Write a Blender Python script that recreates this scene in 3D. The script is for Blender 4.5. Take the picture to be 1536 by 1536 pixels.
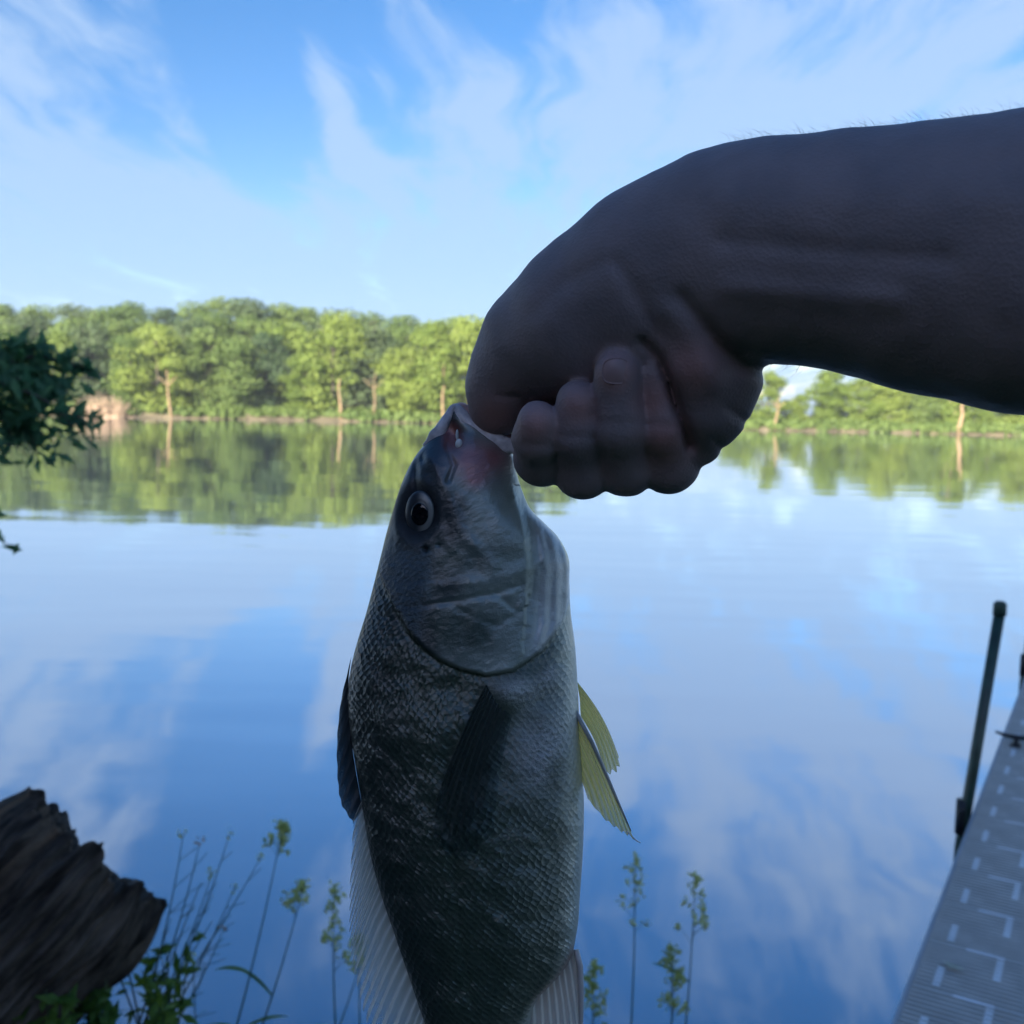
import bpy, math, random
import numpy as np
from mathutils import Matrix, Vector, Euler

R = math.radians
scene = bpy.context.scene
COL = scene.collection
for o in list(bpy.data.objects):
    bpy.data.objects.remove(o)

# ------------------------------------------------------------------ camera
F = 1540.0                      # focal length in pixels of the 1536 px square picture
CAM = Vector((0.0, 0.0, 2.0))
PITCH, ROLL = 5.45, 1.2
ROT = (Matrix.Rotation(R(90 - PITCH), 4, 'X') @ Matrix.Rotation(R(ROLL), 4, 'Z')).to_3x3()
cam_data = bpy.data.cameras.new('camera')
cam = bpy.data.objects.new('camera', cam_data)
COL.objects.link(cam)
cam.matrix_world = Matrix.Translation(CAM) @ ROT.to_4x4()
cam_data.sensor_width = 36.0
cam_data.sensor_fit = 'HORIZONTAL'
cam_data.lens = 36.0 * F / 1536.0
cam_data.clip_start = 0.02
cam_data.clip_end = 3000
cam_data.dof.use_dof = True
cam_data.dof.focus_distance = 0.372
cam_data.dof.aperture_fstop = 20.0
scene.camera = cam

# ------------------------------------------------------------------ sky, sun, exposure
SUN_EL, SUN_AZ = 18.0, 205.0     # azimuth clockwise from +Y: behind the camera, a little to the left
w = bpy.data.worlds.new('World')
scene.world = w
w.use_nodes = True
SKY_STRENGTH = 0.065
SUN_STRENGTH = 5.0
EXPOSURE = 1.95
scene.view_settings.view_transform = 'Standard'
scene.view_settings.look = 'None'
scene.view_settings.exposure = EXPOSURE
scene.view_settings.gamma = 1.0
scene.view_settings.use_curve_mapping = False
sun_data = bpy.data.lights.new('sun', 'SUN')
sun_data.energy = SUN_STRENGTH
sun_data.angle = R(0.5)
sun_data.color = (1.0, 0.93, 0.80)
sun = bpy.data.objects.new('sun', sun_data)
COL.objects.link(sun)
_az, _el = R(SUN_AZ), R(SUN_EL)
SUNDIR = Vector((math.sin(_az) * math.cos(_el), math.cos(_az) * math.cos(_el), math.sin(_el)))
sun.rotation_euler = SUNDIR.to_track_quat('Z', 'Y').to_euler()
sun.location = (0, 0, 60)
try:
    scene.cycles.use_denoising = True
    scene.cycles.max_bounces = 8
    scene.cycles.transparent_max_bounces = 12
    scene.cycles.caustics_reflective = False
    scene.cycles.caustics_refractive = False
except Exception:
    pass

# ------------------------------------------------------------------ node helper
class NT:
    def __init__(self, tree):
        self.t = tree
    def n(self, kind, **kw):
        nd = self.t.nodes.new(kind)
        ins = kw.pop('ins', {})
        for k, v in kw.items():
            setattr(nd, k, v)
        for k, v in ins.items():
            s = nd.inputs[k]
            if isinstance(v, bpy.types.NodeSocket):
                self.t.links.new(v, s)
            else:
                s.default_value = v
        return nd
    def math(self, op, a, b=None, c=None, clamp=False):
        nd = self.t.nodes.new('ShaderNodeMath')
        nd.operation = op
        nd.use_clamp = clamp
        for i, v in enumerate((a, b, c)):
            if v is None:
                continue
            if isinstance(v, bpy.types.NodeSocket):
                self.t.links.new(v, nd.inputs[i])
            else:
                nd.inputs[i].default_value = v
        return nd.outputs[0]
    def mix(self, f, a, b):
        nd = self.t.nodes.new('ShaderNodeMix')
        nd.data_type = 'RGBA'
        for i, v in ((0, f), (6, a), (7, b)):
            if isinstance(v, bpy.types.NodeSocket):
                self.t.links.new(v, nd.inputs[i])
            else:
                nd.inputs[i].default_value = v if i == 0 else tuple(v)[:3] + (1,)
        return nd.outputs[2]
    def ramp(self, f, stops):
        nd = self.t.nodes.new('ShaderNodeValToRGB')
        el = nd.color_ramp.elements
        while len(el) < len(stops):
            el.new(0.5)
        for e, (p, c) in zip(el, stops):
            e.position = p
            e.color = (c, c, c, 1) if isinstance(c, (int, float)) else tuple(c)[:3] + (1,)
        self.t.links.new(f, nd.inputs[0])
        return nd.outputs[0]
    def smooth(self, v, lo, hi):
        nd = self.t.nodes.new('ShaderNodeMapRange')
        nd.interpolation_type = 'SMOOTHSTEP'
        self.t.links.new(v, nd.inputs[0])
        nd.inputs[1].default_value = lo
        nd.inputs[2].default_value = hi
        nd.inputs[3].default_value = 0
        nd.inputs[4].default_value = 1
        return nd.outputs[0]
    def link(self, a, b):
        self.t.links.new(a, b)


def ray(px, py):
    v = ROT @ Vector(((px - 768) / F, -(py - 768) / F, -1.0))
    return v

def P(px, py, d):
    """world point on the view ray of a photo pixel at axial distance d"""
    return CAM + ray(px, py) * d

def hit_z(px, py, z):
    v = ray(px, py)
    return CAM + v * ((z - CAM.z) / v.z)

def at_y(px, Y):
    """world x of a pixel column on the plane y = Y"""
    v = ray(px, 630)
    return v.x / v.y * Y

# ---- the sky: Nishita + a thin layer of high cloud laid out on a cloud plane
CB = 0.10
def cloud_xy(px, py):
    v = ray(px, py).normalized()
    return v.x / (v.z + CB), v.y / (v.z + CB)

def build_world():
    t = NT(w.node_tree)
    w.node_tree.nodes.clear()
    out = t.n('ShaderNodeOutputWorld')
    bg = t.n('ShaderNodeBackground', ins={'Strength': SKY_STRENGTH})
    sky = t.n('ShaderNodeTexSky', sky_type='NISHITA', sun_disc=False, sun_elevation=R(SUN_EL), sun_rotation=R(SUN_AZ),
              air_density=1.0, dust_density=0.6, ozone_density=2.0, altitude=50)
    tc = t.n('ShaderNodeTexCoord')
    sep = t.n('ShaderNodeSeparateXYZ', ins={0: tc.outputs['Generated']})
    z = t.math('MAXIMUM', sep.outputs[2], 0.0)
    zz = t.math('ADD', z, CB)
    cx = t.math('DIVIDE', sep.outputs[0], zz)
    cy = t.math('DIVIDE', sep.outputs[1], zz)
    pl = t.n('ShaderNodeCombineXYZ', ins={0: cx, 1: cy, 2: 0.0})
    # streaked cirrus
    warp = t.n('ShaderNodeTexNoise', ins={'Vector': pl.outputs[0], 'Scale': 0.9, 'Detail': 3.0})
    wv = t.n('ShaderNodeVectorMath', operation='MULTIPLY_ADD', ins={0: warp.outputs['Color'], 1: (0.62, 0.62, 0), 2: pl.outputs[0]})
    mp = t.n('ShaderNodeMapping', ins={'Vector': wv.outputs[0], 'Rotation': (0, 0, R(-10)), 'Scale': (2.1, 0.62, 1), 'Location': (3.1, 1.7, 0)})
    n1 = t.n('ShaderNodeTexNoise', ins={'Vector': mp.outputs[0], 'Scale': 1.5, 'Detail': 7.0, 'Roughness': 0.55})
    mp2 = t.n('ShaderNodeMapping', ins={'Vector': wv.outputs[0], 'Rotation': (0, 0, R(25)), 'Scale': (3.2, 1.6, 1), 'Location': (7.3, 2.2, 0)})
    n2 = t.n('ShaderNodeTexNoise', ins={'Vector': mp2.outputs[0], 'Scale': 2.4, 'Detail': 8.0, 'Roughness': 0.6})
    # wide low-frequency gaps: (pixel centre of the gap, radii on the cloud plane, depth)
    fac = t.math('ADD', t.math('MULTIPLY', n1.outputs[0], 0.68), t.math('MULTIPLY', n2.outputs[0], 0.32))
    def blob(px, py, rx, ry, rot, amt):
        nonlocal fac
        x0, y0 = cloud_xy(px, py)
        dx = t.math('SUBTRACT', cx, x0); dy = t.math('SUBTRACT', cy, y0)
        c, s = math.cos(R(rot)), math.sin(R(rot))
        ax = t.math('DIVIDE', t.math('ADD', t.math('MULTIPLY', dx, c), t.math('MULTIPLY', dy, s)), rx)
        ay = t.math('DIVIDE', t.math('SUBTRACT', t.math('MULTIPLY', dy, c), t.math('MULTIPLY', dx, s)), ry)
        r2 = t.math('ADD', t.math('MULTIPLY', ax, ax), t.math('MULTIPLY', ay, ay))
        g = t.math('POWER', 2.718, t.math('MULTIPLY', r2, -1.0))
        fac = t.math('ADD', fac, t.math('MULTIPLY', g, amt))
    mp3 = t.n('ShaderNodeMapping', ins={'Vector': wv.outputs[0], 'Rotation': (0, 0, R(-32)), 'Scale': (4.6, 0.7, 1), 'Location': (1.3, 5.2, 0)})
    n3 = t.n('ShaderNodeTexNoise', ins={'Vector': mp3.outputs[0], 'Scale': 1.7, 'Detail': 9.0, 'Roughness': 0.62})
    fac = t.math('ADD', fac, t.math('MULTIPLY', t.math('SUBTRACT', n3.outputs[0], 0.5), 0.62))
    for b in BLOBS:
        blob(*b)
    veil = t.math('SUBTRACT', 1.0, t.smooth(z, 0.02, 0.26))
    fac = t.math('ADD', fac, t.math('MULTIPLY', veil, 0.12))
    fac = t.math('SUBTRACT', fac, t.math('MULTIPLY', t.smooth(z, 0.42, 0.75), 0.32))   # clear deep blue overhead
    cl = t.smooth(fac, 0.38, 0.66)
    cl = t.math('MULTIPLY', cl, 0.84)
    # cloud tone follows the daylight of the sky behind it: pale blue-white
    cc = t.mix(t.smooth(z, 0.0, 0.35), CLOUD_LOW, CLOUD_HIGH)
    # thin cloud towards the sun scatters forward; boosted, unseen, to fill the shaded foreground
    dt = t.n('ShaderNodeVectorMath', operation='DOT_PRODUCT', ins={0: tc.outputs['Generated'], 1: tuple(SUNDIR)}).outputs['Value']
    dt = t.math('MAXIMUM', dt, 0.0)
    glow = t.math('ADD', 1.0, t.math('MULTIPLY', t.math('POWER', dt, 1.5), SUNWARD_FILL))
    cc = t.n('ShaderNodeVectorMath', operation='SCALE', ins={0: cc, 'Scale': glow}).outputs[0]
    skc = t.n('ShaderNodeHueSaturation', ins={'Saturation': 1.35, 'Value': SKY_GAIN, 'Color': sky.outputs[0]})
    skm = t.n('ShaderNodeVectorMath', operation='MULTIPLY', ins={0: skc.outputs[0], 1: (1.0, 0.89, 1.0)}).outputs[0]
    col = t.mix(cl, skm, cc)
    t.link(col, bg.inputs['Color'])
    t.link(bg.outputs[0], out.inputs[0])

SKY_GAIN = 0.82
SUNWARD_FILL = 2.4
CLOUD_LOW = (1.75, 2.75, 4.1)
CLOUD_HIGH = (1.9, 2.68, 3.95)
BLOBS = [  # px, py, rx, ry, rot, amount on the cloud plane
    (350, 60, 0.15, 0.75, 14, -0.34),
    (400, 230, 0.11, 0.42, 6, -0.26),
    (595, 205, 0.07, 0.30, -8, -0.17),
    (730, 20, 0.14, 0.25, -30, -0.16),
    (60, 90, 0.30, 0.25, 0, 0.10),
    (120, 290, 0.40, 0.6, 0, 0.14),
    (1200, 170, 0.7, 0.45, -40, 0.19),
    (600, 400, 2.4, 1.0, 0, 0.16),
    (500, 150, 0.05, 0.5, 0, 0.16),
]
build_world()

# ------------------------------------------------------------------ mesh helpers
def mesh_np(name, V, faces, smooth=True):
    """V (n,3); faces: (m,4)/(m,3) array or list of arrays"""
    me = bpy.data.meshes.new(name)
    V = np.asarray(V, dtype=np.float32)
    if isinstance(faces, np.ndarray):
        faces = [faces]
    loops = np.concatenate([f.ravel() for f in faces]).astype(np.int32)
    sizes = np.concatenate([np.full(len(f), f.shape[1], dtype=np.int32) for f in faces])
    starts = np.concatenate([[0], np.cumsum(sizes)[:-1]]).astype(np.int32)
    me.vertices.add(len(V)); me.vertices.foreach_set('co', V.ravel())
    me.loops.add(len(loops)); me.loops.foreach_set('vertex_index', loops)
    me.polygons.add(len(sizes)); me.polygons.foreach_set('loop_start', starts)
    me.polygons.foreach_set('loop_total', sizes)
    me.polygons.foreach_set('use_smooth', np.full(len(sizes), smooth))
    me.update(calc_edges=True)
    me.validate()
    return me

def obj(name, me, mat=None, parent=None, loc=None):
    o = bpy.data.objects.new(name, me)
    COL.objects.link(o)
    if mat is not None and me is not None and len(me.materials) == 0:
        me.materials.append(mat)
    if parent is not None:
        o.parent = parent
    if loc is not None:
        o.location = loc
    return o

def tag(o, label=None, cat=None, group=None, kind=None):
    if label: o['label'] = label
    if cat: o['category'] = cat
    if group: o['group'] = group
    if kind: o['kind'] = kind
    return o

def empty(name, loc, label=None, cat=None, group=None):
    o = bpy.data.objects.new(name, None)
    COL.objects.link(o)
    o.location = loc
    o.empty_display_size = 0.05
    return tag(o, label, cat, group)

class MB:
    """collects pieces into one mesh"""
    def __init__(self):
        self.v = []; self.f4 = []; self.f3 = []; self.n = 0
    def add(self, V, Fq=None, Ft=None):
        V = np.asarray(V, dtype=np.float32)
        self.v.append(V)
        if Fq is not None and len(Fq): self.f4.append(np.asarray(Fq) + self.n)
        if Ft is not None and len(Ft): self.f3.append(np.asarray(Ft) + self.n)
        self.n += len(V)
    def tube(self, pts, rad, seg=8, cap=True):
        pts = np.asarray(pts, dtype=np.float64); n = len(pts)
        rad = np.full(n, rad) if np.isscalar(rad) else np.asarray(rad, dtype=np.float64)
        tan = np.gradient(pts, axis=0)
        tan /= np.linalg.norm(tan, axis=1)[:, None] + 1e-12
        ref = np.array([0.0, 0.0, 1.0]) if abs(tan[0][2]) < 0.9 else np.array([1.0, 0, 0])
        u = np.cross(tan[0], ref); u /= np.linalg.norm(u)
        rings = []
        a = np.linspace(0, 2 * np.pi, seg, endpoint=False)
        for i in range(n):
            u = u - tan[i] * np.dot(u, tan[i]); u /= np.linalg.norm(u) + 1e-12
            b = np.cross(tan[i], u)
            rings.append(pts[i] + rad[i] * (np.cos(a)[:, None] * u + np.sin(a)[:, None] * b))
        V = np.concatenate(rings)
        i, j = np.meshgrid(np.arange(n - 1), np.arange(seg), indexing='ij')
        j2 = (j + 1) % seg
        Fq = np.stack([i * seg + j, i * seg + j2, (i + 1) * seg + j2, (i + 1) * seg + j], -1).reshape(-1, 4)
        Ft = None
        if cap:
            V = np.concatenate([V, pts[:1], pts[-1:]])
            jj = np.arange(seg); jn = (jj + 1) % seg
            c0, c1 = n * seg, n * seg + 1
            Ft = np.concatenate([np.stack([jn, jj, np.full(seg, c0)], -1),
                                 np.stack([(n - 1) * seg + jj, (n - 1) * seg + jn, np.full(seg, c1)], -1)])
        self.add(V, Fq, Ft)
    def box(self, c, s, M=None):
        c = np.asarray(c, float); s = np.asarray(s, float) / 2
        V = np.array([[x, y, z] for x in (-1, 1) for y in (-1, 1) for z in (-1, 1)]) * s + c
        if M is not None:
            V = np.array([M @ Vector(p) for p in V])
        self.add(V, [[0, 1, 3, 2], [4, 6, 7, 5], [0, 4, 5, 1], [2, 3, 7, 6], [0, 2, 6, 4], [1, 5, 7, 3]])
    def ball(self, c, r, seg=12, rings=8, M=None):
        c = np.asarray(c, float); r = np.ones(3) * np.asarray(r, float)
        th = np.linspace(0, np.pi, rings + 1); ph = np.linspace(0, 2 * np.pi, seg, endpoint=False)
        T, Ph = np.meshgrid(th, ph, indexing='ij')
        V = np.stack([np.sin(T) * np.cos(Ph), np.sin(T) * np.sin(Ph), np.cos(T)], -1).reshape(-1, 3) * r
        if M is not None:
            V = V @ np.array(M.to_3x3()).T
        V = V + c
        i, j = np.meshgrid(np.arange(rings), np.arange(seg), indexing='ij'); j2 = (j + 1) % seg
        self.add(V, np.stack([i * seg + j, (i + 1) * seg + j, (i + 1) * seg + j2, i * seg + j2], -1).reshape(-1, 4))
    def mesh(self, name, smooth=True):
        fs = []
        if self.f4: fs.append(np.concatenate(self.f4))
        if self.f3: fs.append(np.concatenate(self.f3))
        return mesh_np(name, np.concatenate(self.v), fs, smooth)

def leaves_geo(rng, C, N, size, aspect=1.6, bend=0.25):
    """pointed leaf quads (two bent halves) at centres C facing normals N"""
    n = len(C)
    N = N / (np.linalg.norm(N, axis=1)[:, None] + 1e-9)
    t = rng.normal(size=(n, 3)); t -= N * np.sum(t * N, 1)[:, None]
    t /= np.linalg.norm(t, axis=1)[:, None] + 1e-9
    b = np.cross(N, t)
    s = (size * rng.uniform(0.65, 1.35, n))[:, None]
    L = t * s * aspect * 0.5; W = b * s * 0.5; D = N * s * bend * 0.5
    V = np.stack([C - L - D, C + W * 0.95 - L * 0.1 - D * 0.2, C + L - D, C - W * 0.95 - L * 0.1 - D * 0.2, C + D * 0.6], 1).reshape(-1, 3)
    k = np.arange(n)[:, None] * 5
    Ft = np.concatenate([k + [[0, 1, 4]], k + [[1, 2, 4]], k + [[2, 3, 4]], k + [[3, 0, 4]]])
    return V, Ft

def cr(pts, n):
    """Catmull-Rom resample of rows"""
    p = np.asarray(pts, float)
    m = len(p)
    tt = np.linspace(0, m - 1, n)
    i = np.clip(tt.astype(int), 0, m - 2); f = (tt - i)[:, None]
    p0 = p[np.clip(i - 1, 0, m - 1)]; p1 = p[i]; p2 = p[i + 1]; p3 = p[np.clip(i + 2, 0, m - 1)]
    return 0.5 * (2 * p1 + (p2 - p0) * f + (2 * p0 - 5 * p1 + 4 * p2 - p3) * f * f + (3 * p1 - p0 - 3 * p2 + p3) * f ** 3)

def set_col(me, name, arr):
    a = me.attributes.new(name, 'FLOAT_COLOR', 'POINT')
    arr = np.asarray(arr, np.float32)
    if arr.shape[1] == 3:
        arr = np.concatenate([arr, np.ones((len(arr), 1), np.float32)], 1)
    a.data.foreach_set('color', np.ascontiguousarray(arr, dtype=np.float32).ravel())

def set_vec(me, name, arr):
    a = me.attributes.new(name, 'FLOAT_VECTOR', 'POINT')
    a.data.foreach_set('vector', np.ascontiguousarray(arr, dtype=np.float32).ravel())

def vnoise(p, seed=0):
    """cheap smooth value noise, p (...,3)"""
    p = np.asarray(p, float)
    i = np.floor(p).astype(np.int64); f = p - i
    f = f * f * (3 - 2 * f)
    def h(a):
        k = (a[..., 0] * 374761393 + a[..., 1] * 668265263 + a[..., 2] * 2147483647 + seed * 974711) & 0xffffffff
        k = ((k ^ (k >> 13)) * 1274126177) & 0xffffffff
        return ((k ^ (k >> 16)) & 0xffff) / 65535.0
    r = 0
    for dx in (0, 1):
        for dy in (0, 1):
            for dz in (0, 1):
                wgt = (f[..., 0] if dx else 1 - f[..., 0]) * (f[..., 1] if dy else 1 - f[..., 1]) * (f[..., 2] if dz else 1 - f[..., 2])
                r = r + wgt * h(i + np.array([dx, dy, dz]))
    return r

def sst(x, a, b):
    t = np.clip((x - a) / (b - a), 0, 1)
    return t * t * (3 - 2 * t)

# ------------------------------------------------------------------ materials
def new_mat(name):
    m = bpy.data.materials.new(name)
    m.use_nodes = True
    m.node_tree.nodes.clear()
    t = NT(m.node_tree)
    out = t.n('ShaderNodeOutputMaterial')
    return m, t, out

def mat_simple(name, col, rough=0.6, noise=0.25, scale=20.0, bump=0.0, metallic=0.0, spec=0.5):
    m, t, out = new_mat(name)
    tc = t.n('ShaderNodeTexCoord')
    nz = t.n('ShaderNodeTexNoise', ins={'Vector': tc.outputs['Object'], 'Scale': scale, 'Detail': 5.0})
    f = t.smooth(nz.outputs[0], 0.3, 0.7)
    c = t.mix(f, [x * (1 - noise) for x in col], [min(1, x * (1 + noise)) for x in col])
    b = t.n('ShaderNodeBsdfPrincipled', ins={'Base Color': c, 'Roughness': rough, 'Metallic': metallic, 'Specular IOR Level': spec})
    if bump:
        bp = t.n('ShaderNodeBump', ins={'Height': nz.outputs[0], 'Strength': 1.0, 'Distance': bump})
        t.link(bp.outputs[0], b.inputs['Normal'])
    t.link(b.outputs[0], out.inputs[0])
    return m

def mat_leaf(name, c1, c2, trans=0.35, scale=0.25, rough=0.55):
    m, t, out = new_mat(name)
    g = t.n('ShaderNodeNewGeometry')
    oi = t.n('ShaderNodeObjectInfo')
    nz = t.n('ShaderNodeTexNoise', ins={'Vector': g.outputs['Position'], 'Scale': scale, 'Detail': 3.0})
    f = t.math('ADD', t.math('MULTIPLY', nz.outputs[0], 0.9), t.math('MULTIPLY', t.math('SUBTRACT', oi.outputs['Random'], 0.5), 0.5))
    f = t.math('ADD', f, t.math('MULTIPLY', t.math('SUBTRACT', g.outputs['Random Per Island'], 0.5), 0.5))
    f = t.smooth(f, 0.1, 0.8)
    c = t.mix(f, c1, c2)
    d = t.n('ShaderNodeBsdfPrincipled', ins={'Base Color': c, 'Roughness': rough, 'Specular IOR Level': 0.3})
    tc = t.n('ShaderNodeHueSaturation', ins={'Hue': 0.485, 'Saturation': 1.1, 'Value': 1.3, 'Color': c})
    tr = t.n('ShaderNodeBsdfTranslucent', ins={'Color': tc.outputs[0]})
    mx = t.n('ShaderNodeMixShader', ins={0: trans, 1: d.outputs[0], 2: tr.outputs[0]})
    t.link(mx.outputs[0], out.inputs[0])
    return m

def mat_water():
    m, t, out = new_mat('lake_water')
    g = t.n('ShaderNodeNewGeometry')
    def layer(sx, sy, scale, detail, seed, rot=0):
        mp = t.n('ShaderNodeMapping', ins={'Vector': g.outputs['Position'], 'Scale': (sx, sy, 1), 'Location': (seed, seed * 1.7, 0), 'Rotation': (0, 0, R(rot))})
        return t.n('ShaderNodeTexNoise', ins={'Vector': mp.outputs[0], 'Scale': scale, 'Detail': detail, 'Roughness': 0.5}).outputs[0]
    a = layer(0.35, 1.0, 0.55, 2.0, 3.1, 6)
    b = layer(0.45, 1.0, 1.6, 2.0, 9.2, -12)
    c = layer(0.10, 1.0, 0.16, 1.0, 5.0, 3)
    h = t.math('ADD', t.math('MULTIPLY', a, 0.028), t.math('MULTIPLY', b, 0.0045))
    h = t.math('ADD', h, t.math('MULTIPLY', c, 0.06))
    bp = t.n('ShaderNodeBump', ins={'Height': h, 'Strength': 1.0, 'Distance': WAVE})
    lw = t.n('ShaderNodeLayerWeight', ins={'Blend': 0.5, 'Normal': bp.outputs[0]})
    fr = t.n('ShaderNodeMath', operation='MULTIPLY_ADD', ins={0: t.math('POWER', lw.outputs['Facing'], WATER_POW), 1: 0.87, 2: 0.10})
    body = t.n('ShaderNodeBsdfDiffuse', ins={'Color': WATER_COL + (1,), 'Normal': bp.outputs[0]})
    gl = t.n('ShaderNodeBsdfGlossy', ins={'Roughness': 0.032, 'Color': (0.96, 0.97, 1, 1), 'Normal': bp.outputs[0]})
    mx = t.n('ShaderNodeMixShader', ins={0: fr.outputs[0], 1: body.outputs[0], 2: gl.outputs[0]})
    t.link(mx.outputs[0], out.inputs[0])
    return m
WAVE = 0.36
WATER_POW = 1.38
WATER_COL = (0.02, 0.05, 0.11)

M_water = mat_water()
M_soil = mat_simple('bank_soil', (0.06, 0.075, 0.035), 0.95, 0.5, 1.2, 0.05)
M_far_soil = mat_simple('far_bank_soil', (0.15, 0.12, 0.07), 0.95, 0.5, 0.3, 0.2)
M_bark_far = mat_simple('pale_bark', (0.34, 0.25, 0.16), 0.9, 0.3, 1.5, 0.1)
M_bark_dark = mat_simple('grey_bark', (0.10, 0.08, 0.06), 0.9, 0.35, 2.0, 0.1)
M_brush = mat_simple('dry_brush', (0.42, 0.30, 0.20), 0.95, 0.3, 2.0)
LEAF = {
    'bright': mat_leaf('bright_foliage', (0.125, 0.185, 0.030), (0.22, 0.28, 0.055), 0.38, 0.22),
    'mid': mat_leaf('mid_foliage', (0.085, 0.14, 0.032), (0.16, 0.22, 0.055), 0.35, 0.22),
    'dark': mat_leaf('dark_foliage', (0.05, 0.09, 0.035), (0.10, 0.14, 0.055), 0.32, 0.22),
}
M_near_leaf = mat_leaf('near_foliage', (0.09, 0.20, 0.10), (0.18, 0.32, 0.13), 0.5, 2.0)
M_shade_leaf = mat_leaf('shade_foliage', (0.018, 0.04, 0.022), (0.035, 0.06, 0.03), 0.08, 2.0)
M_weed = mat_leaf('weed_leaf', (0.08, 0.17, 0.03), (0.17, 0.27, 0.05), 0.45, 8.0)
M_stem = mat_leaf('grass_stem', (0.035, 0.075, 0.03), (0.07, 0.11, 0.045), 0.2, 8.0)
M_seed = mat_leaf('seed_spikelet', (0.40, 0.47, 0.20), (0.60, 0.64, 0.30), 0.6, 30.0)
M_dryseed = mat_leaf('dry_seed', (0.30, 0.20, 0.12), (0.5, 0.38, 0.26), 0.3, 30.0)

# ------------------------------------------------------------------ setting: water, banks
def grid_mesh(name, xs, ys, zf):
    X, Y = np.meshgrid(xs, ys, indexing='xy')
    Z = zf(X, Y)
    V = np.stack([X, Y, Z], -1).reshape(-1, 3)
    nx, ny = len(xs), len(ys)
    i, j = np.meshgrid(np.arange(ny - 1), np.arange(nx - 1), indexing='ij')
    Fq = np.stack([i * nx + j, i * nx + j + 1, (i + 1) * nx + j + 1, (i + 1) * nx + j], -1).reshape(-1, 4)
    return mesh_np(name, V, Fq)

tag(obj('water', grid_mesh('water', np.array([-900., 900.]), np.array([-2., 400.]), lambda x, y: x * 0), M_water), 'calm lake water mirroring sky and trees', None, None, 'structure')

def near_z(x, y):
    b = 4.2 * sst(-x, 3.3, 5.2)
    yy = y - b
    z = np.interp(yy, [-60, 0.4, 1.4, 2.75, 5.5, 12], [1.4, 0.5, 0.42, 0.0, -1.2, -1.8])
    n = vnoise(np.stack([x * 0.9, y * 0.9, x * 0], -1), 3) + 0.4 * vnoise(np.stack([x * 3, y * 3, x * 0], -1), 4)
    return z + (n - 0.7) * 0.12
gx = np.concatenate([np.linspace(-70, -9, 30), np.linspace(-8.5, 8, 80), np.linspace(9, 70, 30)])
gy = np.concatenate([np.linspace(-60, -4, 24), np.linspace(-3.5, 12, 80)])
tag(obj('ground', grid_mesh('ground', gx, gy, near_z), M_soil), None, None, None, 'structure')

SHORE = 188.0
def shore_y(x):
    return SHORE + 4 * np.sin(x * 0.035 + 1) + 2.5 * np.sin(x * 0.11)
def hill_top(x):
    return np.interp(x, [-300, -120, -60, -5, 20, 60, 300], [11, 10.5, 11, 8.0, 3.0, 1.5, 2.0])
def far_z(x, y):
    s = y - shore_y(x)
    low = np.interp(s, [-14, -1, 0.0, 1.5, 12, 400], [-2.0, -0.3, 0.05, 0.8, 1.4, 1.4])
    up = hill_top(x) * sst(s, 8, 60)
    n = vnoise(np.stack([x * 0.15, y * 0.15, x * 0], -1), 8)
    return low + up + (n - 0.5) * 0.8 * sst(s, 0, 4)
tag(obj('hills', grid_mesh('hills', np.linspace(-420, 420, 260), np.concatenate([np.linspace(174, 260, 80), np.linspace(270, 900, 14)]), far_z), M_far_soil), None, None, None, 'structure')

# ------------------------------------------------------------------ trees
def crown_geo(seed, n_cl=26, per=170, leaf=0.026, low=0.08, width=0.33, top=0.98, lump=0.15):
    """unit tree crown (height 1): many leaf faces on overlapping clumps"""
    rng = np.random.default_rng(seed)
    Cs, Ns = [], []
    for k in range(n_cl):
        z = low + (top - low - 0.06) * ((k + rng.uniform(0.1, 0.9)) / n_cl)
        q = (z - low) / (top - low)
        prof = width * (0.62 + 0.55 * math.sin(math.pi * min(1, q * 0.92 + 0.08)) ** 0.8) * (1 if q < 0.72 else max(0.12, 1 - ((q - 0.72) / 0.30) ** 1.7))
        a = rng.uniform(0, 2 * np.pi); rr = prof * rng.uniform(0.25, 0.95)
        c = np.array([rr * math.cos(a), rr * math.sin(a), z])
        r = lump * rng.uniform(0.6, 1.25)
        n = int(per * rng.uniform(0.7, 1.3) * (r / lump) ** 1.5)
        d = rng.normal(size=(n, 3)); d /= np.linalg.norm(d, axis=1)[:, None]
        d[:, 2] = np.where(d[:, 2] < -0.2, d[:, 2] * 0.5, d[:, 2])
        rad = r * rng.uniform(0.55, 1.1, n)[:, None]
        pts = c + d * rad * np.array([1.15, 1.15, 0.8])
        pts[:, 2] = np.clip(pts[:, 2], low * 0.3, top + 0.02)
        Cs.append(pts); Ns.append(d + rng.normal(size=(n, 3)) * 0.55)
    return leaves_geo(rng, np.concatenate(Cs), np.concatenate(Ns), leaf)

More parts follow.
